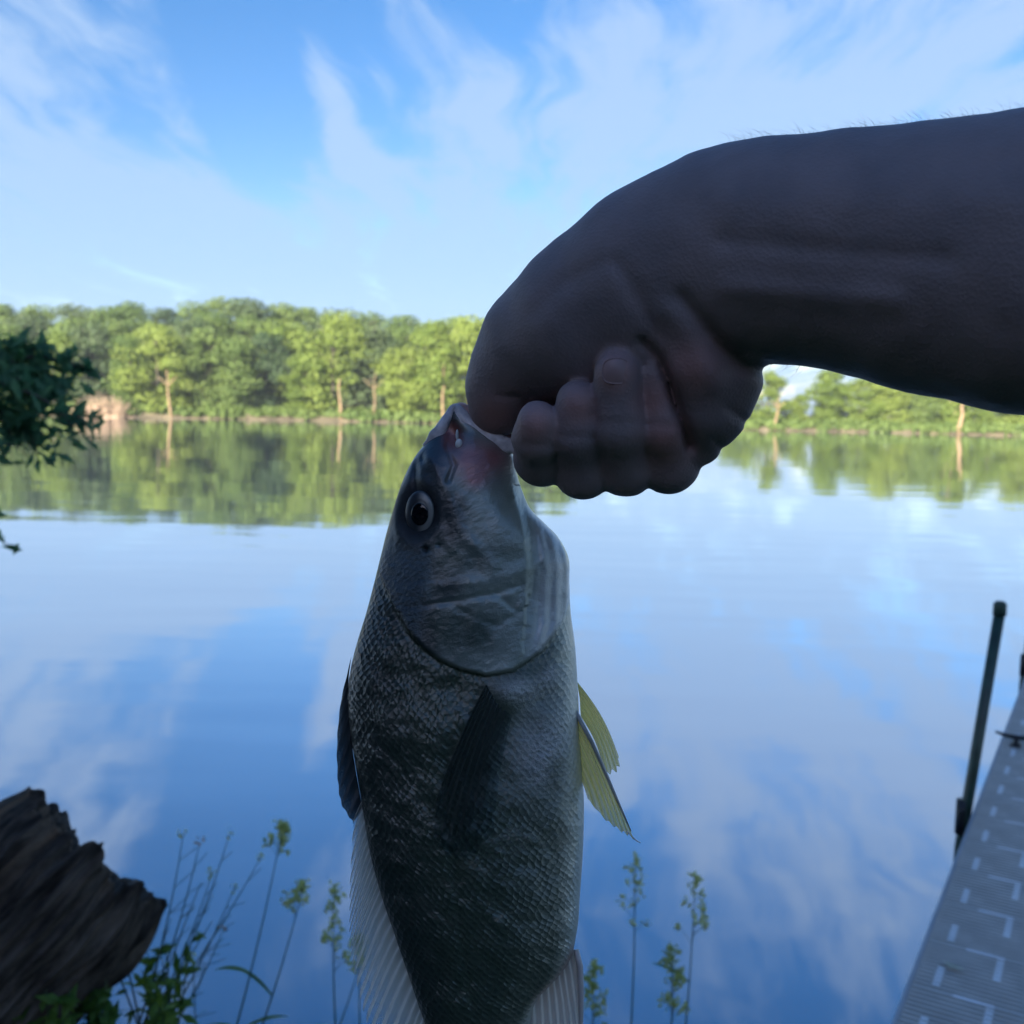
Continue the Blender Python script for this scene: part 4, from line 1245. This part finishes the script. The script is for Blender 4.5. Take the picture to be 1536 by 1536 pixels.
# lips
M_lip = mat_simple('pale_wet_lip', (0.62, 0.56, 0.56), 0.25, 0.25, 220.0, 0.0006)
def strip(mb, pts, hw, hd, n=40, seg=16):
    """flattened band: half-width hw across it in the picture plane, half-depth hd"""
    C = cr(np.array(pts, float), n)
    q = np.linspace(0, 1, n)
    hw = np.interp(q, np.linspace(0, 1, len(hw)), hw); hd = np.interp(q, np.linspace(0, 1, len(hd)), hd)
    T = np.gradient(C[:, :2], axis=0); T /= np.linalg.norm(T, axis=1)[:, None]
    N = np.stack([-T[:, 1], T[:, 0]], -1)
    a = np.linspace(0, 2 * np.pi, seg, endpoint=False)
    wob = 1 + .16 * (vnoise(np.stack([q * 9, q * 0, q * 0], -1), 4) - .5)
    U = C[:, 0:1] + N[:, 0:1] * (hw * wob)[:, None] * np.cos(a); V = C[:, 1:2] + N[:, 1:2] * (hw * wob)[:, None] * np.cos(a); W = C[:, 2:3] + hd[:, None] * np.sin(a)
    P3 = fw(U, V, W).reshape(-1, 3)
    i, j = np.meshgrid(np.arange(n - 1), np.arange(seg), indexing='ij'); j2 = (j + 1) % seg
    Fq = np.stack([i * seg + j, i * seg + j2, (i + 1) * seg + j2, (i + 1) * seg + j], -1).reshape(-1, 4)
    jj = np.arange(seg)
    V_ = np.concatenate([P3, [P3[:seg].mean(0), P3[-seg:].mean(0)]])
    Ft = np.concatenate([np.stack([(jj + 1) % seg, jj, np.full(seg, n * seg)], -1), np.stack([(n - 1) * seg + jj, (n - 1) * seg + (jj + 1) % seg, np.full(seg, n * seg + 1)], -1)])
    mb.add(V_, Fq, Ft)
lip = MB()
strip(lip, [(680, 609, 0), (685, 612, 3), (692, 623, 7), (702, 638, 12), (718, 653, 17), (738, 664, 20), (758, 669, 20), (785, 672, 15)], [3, 7, 11, 15, 17, 17, 13, 10], [4, 6, 6, 5, 5, 5, 5, 4])
strip(lip, [(686, 608, 1), (679, 613, 3), (672, 626, 6), (664, 641, 9), (655, 656, 9), (645, 674, 6)], [3, 6, 7, 9, 12, 12], [4, 6, 7, 7, 6, 3])
obj('lip', lip.mesh('lip'), M_lip, fish)
lin = MB()
strip(lin, [(684, 608, -4), (694, 610, -7), (706, 622, -9), (720, 640, -10), (745, 652, -10), (780, 660, -10)], [3, 7, 10, 9, 8, 8], [4, 5, 5, 5, 5, 5])
obj('mouth_lining', lin.mesh('mouth_lining'), mat_simple('pale_pink_mouth', (0.62, 0.42, 0.40), 0.3, 0.2, 160.0, 0.0002), fish)
tw = MB(); tw.ball(fw(690, 668, 30), np.array([5.5, 5, 8]) * SF, 12, 8); tw.ball(fw(687, 654, 24), np.array([2.4, 3, 8]) * SF, 8, 6)
obj('tooth_plate', tw.mesh('tooth_plate'), mat_simple('white_bone', (0.75, 0.74, 0.72), 0.3), fish)

# eye
def fish_eye():
    n1, n2 = 26, 48
    c3 = body_w(np.array([618., 634., 650.]), np.array([769.] * 3)); SL = float(c3[2] - c3[0]) / 32 * .8; w0 = float(c3[1]) + EYE_W
    rr = np.linspace(0, 1, n1); th = np.linspace(0, 2 * np.pi, n2, endpoint=False)
    Rr, Th = np.meshgrid(rr, th, indexing='ij')
    def dome(cu, cv, ru, rv, w0, hgt):
        return fw(cu + ru * Rr * np.cos(Th), cv + rv * Rr * np.sin(Th), w0 + SL * (cu + ru * Rr * np.cos(Th) - 634) + hgt * np.sqrt(np.clip(1 - Rr ** 2, 0, 1))).reshape(-1, 3)
    i, j = np.meshgrid(np.arange(n1 - 1), np.arange(n2), indexing='ij'); j2 = (j + 1) % n2
    Fq = np.stack([i * n2 + j, (i + 1) * n2 + j, (i + 1) * n2 + j2, i * n2 + j2], -1).reshape(-1, 4)
    me = mesh_np('eye', dome(634, 769, 22, 32, w0, 7), Fq)
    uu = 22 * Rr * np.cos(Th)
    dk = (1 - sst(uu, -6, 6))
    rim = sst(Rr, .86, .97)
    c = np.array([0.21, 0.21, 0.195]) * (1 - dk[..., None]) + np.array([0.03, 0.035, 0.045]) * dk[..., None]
    c = c * (1 - rim[..., None]) + np.array([0.03, 0.035, 0.04]) * rim[..., None]
    ring = np.exp(-((Rr - .58) / .05) ** 2) * .5
    c = c * (1 - ring[..., None])
    set_col(me, 'Col', c.reshape(-1, 3))
    m, t, out = new_mat('fish_iris')
    b = t.n('ShaderNodeBsdfPrincipled', ins={'Base Color': t.n('ShaderNodeAttribute', attribute_name='Col').outputs['Color'], 'Roughness': 0.35, 'Coat Weight': 0.25, 'Coat Roughness': 0.05})
    t.link(b.outputs[0], out.inputs[0])
    e = obj('eye', me, m, fish)
    p = mesh_np('pupil', dome(634, 771, 13, 16.5, w0 + 5.8, 3), Fq)
    obj('pupil', p, mat_simple('black_pupil', (0.004, 0.005, 0.008), 0.08), e)
EYE_W = -6
fish_eye()

# ------------------------------------------------------------------ the angler's arm and hand
def surface_nets(Fv, origin, h):
    ins = Fv < 0
    nx, ny, nz = Fv.shape
    c = np.zeros((nx - 1, ny - 1, nz - 1), np.uint8)
    corners = [(a, b, d) for a in (0, 1) for b in (0, 1) for d in (0, 1)]
    for (a, b, d) in corners:
        c += ins[a:nx - 1 + a, b:ny - 1 + b, d:nz - 1 + d]
    act = np.argwhere((c > 0) & (c < 8))
    idx = -np.ones(c.shape, np.int64)
    idx[act[:, 0], act[:, 1], act[:, 2]] = np.arange(len(act))
    acc = np.zeros((len(act), 3)); cnt = np.zeros(len(act))
    for p in corners:
        for ax in range(3):
            if p[ax]: continue
            q = list(p); q[ax] = 1
            f0 = Fv[act[:, 0] + p[0], act[:, 1] + p[1], act[:, 2] + p[2]]; f1 = Fv[act[:, 0] + q[0], act[:, 1] + q[1], act[:, 2] + q[2]]
            m_ = (f0 < 0) != (f1 < 0)
            t = np.where(m_, f0 / np.where(m_, f0 - f1, 1), 0)
            pos = np.array(p, float)[None, :] + t[:, None] * np.eye(3)[ax]
            acc += pos * m_[:, None]; cnt += m_
    V = origin + (act + acc / cnt[:, None]) * h
    faces = []
    for ax in range(3):
        o1, o2 = [(1, 2), (2, 0), (0, 1)][ax]
        sl0 = [slice(None)] * 3; sl1 = [slice(None)] * 3
        sl0[ax] = slice(0, -1); sl1[ax] = slice(1, None)
        ch = np.argwhere(ins[tuple(sl0)] != ins[tuple(sl1)])
        ok = (ch[:, o1] > 0) & (ch[:, o2] > 0) & (ch[:, o1] < Fv.shape[o1] - 1) & (ch[:, o2] < Fv.shape[o2] - 1)
        ch = ch[ok]
        s0 = ins[tuple(sl0)][ch[:, 0], ch[:, 1], ch[:, 2]]
        def cell(d1, d2):
            k = ch.copy(); k[:, o1] -= d1; k[:, o2] -= d2
            return idx[k[:, 0], k[:, 1], k[:, 2]]
        qd = np.stack([cell(1, 1), cell(0, 1), cell(0, 0), cell(1, 0)], -1)
        qd = np.where(s0[:, None], qd, qd[:, ::-1])
        faces.append(qd)
    return V, np.concatenate(faces)

def camp(px, py, d):
    """camera-aligned metres: x right, y down, z depth"""
    return np.array([(px - 768) / F * d, (py - 768) / F * d, d])

def smin(a, b, k):
    h = np.clip(0.5 + 0.5 * (b - a) / k, 0, 1)
    return b + (a - b) * h - k * h * (1 - h)

def cone(Pt, A, B, zs=1.0):
    """rounded cone between pixel spheres A=(px,py,d,r_px) and B"""
    a, b = camp(*A[:3]), camp(*B[:3])
    ra, rb = A[3] * A[2] / F, B[3] * B[2] / F
    S = np.array([1, 1, zs])
    a = a * S; b = b * S
    ba = b - a; l2 = float(ba @ ba) + 1e-12
    X, Y, Z = Pt
    Z = Z * zs
    t = np.clip(((X - a[0]) * ba[0] + (Y - a[1]) * ba[1] + (Z - a[2]) * ba[2]) / l2, 0, 1).astype(np.float32)
    dx = X - a[0] - ba[0] * t; dy = Y - a[1] - ba[1] * t; dz = Z - a[2] - ba[2] * t
    return np.sqrt(dx * dx + dy * dy + dz * dz) - (ra + (rb - ra) * t)

def chain(Pt, pts, k=0.004, zs=1.0):
    f = None
    for A, B in zip(pts[:-1], pts[1:]):
        g = cone(Pt, A, B, zs)
        f = g if f is None else smin(f, g, k)
    return f

ARM_O = np.array(P(1000, 500, 0.34))
FINGERS = {
    # knuckle(behind) -> middle joint (bottom) -> last joint -> tip
    'index': [(842, 640, .386, 40), (812, 688, .362, 39), (807, 656, .350, 36), (807, 634, .345, 33)],
    'middle': [(890, 640, .386, 42), (874, 704, .360, 42), (866, 650, .347, 38), (867, 604, .342, 34)],
    'ring': [(950, 640, .384, 42), (938, 699, .358, 43), (930, 640, .342, 39), (925, 558, .335, 35)],
    'little': [(1015, 640, .380, 42), (1003, 694, .358, 44), (994, 640, .344, 37), (980, 562, .338, 26)],
}
def build_arm():
    h = 0.0011
    lo = np.array([-0.030, -0.150, 0.225]); hi = np.array([0.260, 0.005, 0.415])
    # hand occupies a modest box; allocate the lattice
    nx, ny, nz = np.ceil((hi - lo) / h).astype(int)
    X = (lo[0] + h * np.arange(nx)).astype(np.float32)[:, None, None]
    Y = (lo[1] + h * np.arange(ny)).astype(np.float32)[None, :, None]
    Z = (lo[2] + h * np.arange(nz)).astype(np.float32)[None, None, :]
    Pt = (X, Y, Z)
    zs = 1.35
    arm = chain(Pt, [(2050, 420, .265, 284), (1750, 404, .285, 246), (1536, 395, .302, 217), (1400, 389, .313, 194), (1270, 377, .323, 171), (1160, 377, .332, 159), (1085, 386, .338, 146)], 0.006, 1.15)
    hand = chain(Pt, [(1085, 386, .338, 146), (985, 424, .346, 140), (895, 472, .356, 118), (832, 500, .364, 84)], 0.008, zs)
    thumb = chain(Pt, [(850, 490, .362, 92), (796, 515, .370, 70), (766, 555, .376, 57), (753, 585, .380, 49), (748, 612, .383, 43)], 0.006)
    f = smin(arm, hand, 0.012)
    f = smin(f, thumb, 0.010)
    hyp = chain(Pt, [(1075, 500, .343, 88), (1068, 560, .345, 74), (1062, 612, .347, 55), (1044, 658, .353, 42)], 0.006, 1.2)
    f = smin(f, hyp, 0.004)
    pad = chain(Pt, [(1000, 470, .338, 60), (1040, 545, .337, 52), (1050, 610, .342, 44)], 0.006)
    f = smin(f, pad, 0.0045)
    back = chain(Pt, [(850, 590, .390, 52), (930, 600, .392, 58), (1010, 590, .388, 55)], 0.01)
    f = smin(f, back, 0.012)
    back2 = chain(Pt, [(900, 520, .38, 60), (930, 600, .390, 50)], 0.01)
    f = smin(f, back2, 0.01)
    fg = None
    for nm in ('index', 'middle', 'ring', 'little'):
        g = chain(Pt, FINGERS[nm], 0.0035)
        fg = g if fg is None else smin(fg, g, 0.0009)
    f = smin(f, fg, 0.0018)
    # shallow creases: wrist fold, thumb joint folds
    PX = (768 + F * X / Z); PY = (768 + F * Y / Z)
    def crease(pts, depth, wd):
        """groove (depth > 0, metres) or ridge along a line, wd pixels wide, on the side that faces the palm"""
        nonlocal f
        best = None
        for (ax, ay), (bx, by) in zip(pts[:-1], pts[1:]):
            l2 = float((bx - ax) ** 2 + (by - ay) ** 2)
            x0, x1 = min(ax, bx) - 4 * wd, max(ax, bx) + 4 * wd
            t = np.clip(((PX - ax) * (bx - ax) + (PY - ay) * (by - ay)) / l2, 0, 1)
            d2 = (PX - ax - (bx - ax) * t) ** 2 + (PY - ay - (by - ay) * t) ** 2
            best = d2 if best is None else np.minimum(best, d2)
        f = f + (depth * np.exp(-best / wd ** 2) * (Z < 0.366)).astype(np.float32)
    crease([(963, 512), (990, 538), (1006, 577), (1025, 635), (1035, 668)], 0.0030, 8)
    crease([(1022, 447), (1071, 505), (1110, 547), (1150, 556)], 0.0022, 12)
    crease([(1005, 470), (1040, 520), (1075, 575)], -0.0016, 22)
    crease([(925, 395), (965, 455), (985, 500)], 0.0012, 12)
    crease([(700, 588), (735, 596), (776, 594)], 0.0008, 4)
    crease([(722, 611), (748, 617), (772, 613)], 0.0005, 3)
    crease([(1092, 612), (1120, 634)], 0.0012, 5)
    crease([(1072, 660), (1092, 684)], 0.0012, 5)
    crease([(780, 667), (832, 669)], 0.0005, 4)
    crease([(842, 655), (892, 657)], 0.0006, 4)
    crease([(898, 632), (956, 634)], 0.0006, 4); crease([(898, 640), (956, 643)], 0.0003, 3)
    crease([(966, 636), (1018, 640)], 0.0006, 4)
    crease([(1090, 432), (1200, 442), (1340, 452)], -0.0016, 20)
    crease([(1100, 300), (1250, 300), (1500, 300)], -0.0010, 40)
    crease([(1085, 360), (1200, 372), (1420, 388)], 0.0010, 16)
    crease([(800, 470), (840, 430), (900, 395)], 0.0008, 14)
    wr = vnoise(np.stack(np.broadcast_arrays(X * 160, Y * 160, Z * 160 + 0 * X), -1)[::2, ::2, ::2].astype(np.float32), 31).astype(np.float32)
    wr = np.repeat(np.repeat(np.repeat(wr, 2, 0), 2, 1), 2, 2)[:nx, :ny, :nz]
    f = f + (wr - 0.5) * 0.0006
    V, Fq = surface_nets(f, lo, h)
    # light Laplacian smoothing
    e0 = Fq.ravel(); e1 = np.roll(Fq, -1, axis=1).ravel()
    for it in range(3):
        acc = np.zeros_like(V); cnt = np.zeros(len(V))
        np.add.at(acc, e0, V[e1]); np.add.at(acc, e1, V[e0]); np.add.at(cnt, e0, 1); np.add.at(cnt, e1, 1)
        V = V + 0.5 * (acc / cnt[:, None] - V)
    pxy = np.stack([768 + F * V[:, 0] / V[:, 2], 768 + F * V[:, 1] / V[:, 2]], -1)
    loc = np.stack([V[:, 0], -V[:, 1], -V[:, 2]], -1)
    Wd = loc @ ROTnp.T + CAMnp - ARM_O
    me = mesh_np('person', Wd, Fq[:, ::-1])
    red = np.zeros(len(V))
    for (cx, cy, r_) in ((742, 625, 35), (806, 635, 30), (868, 610, 30), (925, 560, 30), (980, 600, 35), (1040, 550, 45), (1000, 660, 40)):
        red = np.maximum(red, np.exp(-(((pxy[:, 0] - cx) ** 2 + (pxy[:, 1] - cy) ** 2) / r_ ** 2)))
    set_col(me, 'Col', np.stack([red, red, red], -1))
    return me

def mat_skin():
    m, t, out = new_mat('bare_skin')
    tc = t.n('ShaderNodeTexCoord')
    rd = t.n('ShaderNodeAttribute', attribute_name='Col')
    n1 = t.n('ShaderNodeTexNoise', ins={'Vector': tc.outputs['Object'], 'Scale': 45.0, 'Detail': 5.0})
    n2 = t.n('ShaderNodeTexNoise', ins={'Vector': tc.outputs['Object'], 'Scale': 420.0, 'Detail': 4.0})
    vo = t.n('ShaderNodeTexVoronoi', ins={'Vector': tc.outputs['Object'], 'Scale': 900.0})
    c = t.mix(t.smooth(n1.outputs[0], 0.3, 0.7), (0.215, 0.180, 0.19), (0.28, 0.225, 0.23))
    c = t.mix(t.math('MULTIPLY', rd.outputs['Fac'], 0.75), c, (0.45, 0.235, 0.215))
    h = t.math('ADD', t.math('MULTIPLY', n2.outputs[0], 0.6), t.math('MULTIPLY', vo.outputs['Distance'], 0.5))
    bp = t.n('ShaderNodeBump', ins={'Height': h, 'Strength': 0.6, 'Distance': 0.0004})
    b = t.n('ShaderNodeBsdfPrincipled', ins={'Base Color': c, 'Roughness': 0.55, 'Specular IOR Level': 0.4, 'Subsurface Weight': 0.04, 'Subsurface Radius': (0.006, 0.002, 0.001), 'Subsurface Scale': 1.0, 'Normal': bp.outputs[0]})
    t.link(b.outputs[0], out.inputs[0])
    return m
person = obj('person', build_arm(), mat_skin(), None, ARM_O)
tag(person, "bare arm of the angler reaching in from the right, fist gripping the fish's jaw", 'person')

def nail(px, py, d, rw, rh, tilt):
    n1, n2 = 10, 28
    rr = np.linspace(0, 1, n1); th = np.linspace(0, 2 * np.pi, n2, endpoint=False)
    Rr, Th = np.meshgrid(rr, th, indexing='ij')
    sx = np.sign(np.cos(Th)) * np.abs(np.cos(Th)) ** .7; sy = np.sign(np.sin(Th)) * np.abs(np.sin(Th)) ** .7
    x = Rr * rw * sx; y = Rr * rh * sy
    s = d / F
    c = camp(px, py, d)
    zz = (x / rw) ** 2 * rw * 0.42 + (y / rh) ** 2 * rh * 0.22 + y * tilt
    Vc = np.stack([c[0] + x * s, c[1] + y * s, c[2] + zz * s], -1).reshape(-1, 3)
    loc = np.stack([Vc[:, 0], -Vc[:, 1], -Vc[:, 2]], -1)
    Wd = loc @ ROTnp.T + CAMnp - ARM_O
    i, j = np.meshgrid(np.arange(n1 - 1), np.arange(n2), indexing='ij'); j2 = (j + 1) % n2
    Fq = np.stack([i * n2 + j, (i + 1) * n2 + j, (i + 1) * n2 + j2, i * n2 + j2], -1).reshape(-1, 4)
    back = np.array(ROTnp[:, 2]) * -0.0005
    n0 = len(Wd)
    rim = (n1 - 1) * n2 + np.arange(n2)
    Fs = np.concatenate([Fq, Fq[:, ::-1] + n0, np.stack([rim, np.roll(rim, -1), np.roll(rim, -1) + n0, rim + n0], -1)])
    obj('fingernail', mesh_np('fingernail', np.concatenate([Wd, Wd + back]), Fs), M_nail, person)
M_nail = mat_simple('fingernail', (0.33, 0.21, 0.205), 0.42, 0.1, 60.0)
nail(925, 556, .3271, 21, 19, 0.08)

# fine hairs along the top of the forearm
def arm_hair():
    rng = np.random.default_rng(8)
    mb = MB()
    cx = np.array([1160, 1270, 1400, 1536, 1750]); cy = np.array([377, 377, 389, 395, 404]); cd = np.array([.332, .323, .313, .302, .285]); crr = np.array([159, 171, 194, 217, 246])
    for k in range(600):
        px = rng.uniform(1090, 1700)
        ang = rng.normal(-math.pi / 2, .55) if rng.random() < .8 else rng.uniform(math.pi * .35, math.pi * .65)
        y, d, r_ = (np.interp(px, cx, q) for q in (cy, cd, crr))
        c = camp(px, y, d); r_ = r_ * d / F
        n = np.array([0.0, math.sin(ang) , -math.cos(ang) / 1.15])
        if ang > 0: n = np.array([0.0, math.sin(ang), math.cos(ang)])
        p = c + n * r_ * np.array([1, 1, 1 / 1.15 if ang < 0 else 1 / 1.15])
        L = rng.uniform(.003, .008)
        dirn = np.array([-.75 + rng.normal(0, .2), 0, rng.normal(0, .2)]) + n * .6
        dirn /= np.linalg.norm(dirn)
        pts = np.stack([p - n * .0015, p + dirn * L * .5 + n * .0008, p + dirn * L])
        loc = np.stack([pts[:, 0], -pts[:, 1], -pts[:, 2]], -1) @ ROTnp.T + CAMnp - ARM_O
        mb.tube(loc, np.array([.00004, .000035, .000015]), 3, False)
    tag(obj('arm_hair', mb.mesh('arm_hair'), mat_simple('brown_hair', (0.25, 0.20, 0.16), 0.5), person), kind='stuff')
arm_hair()
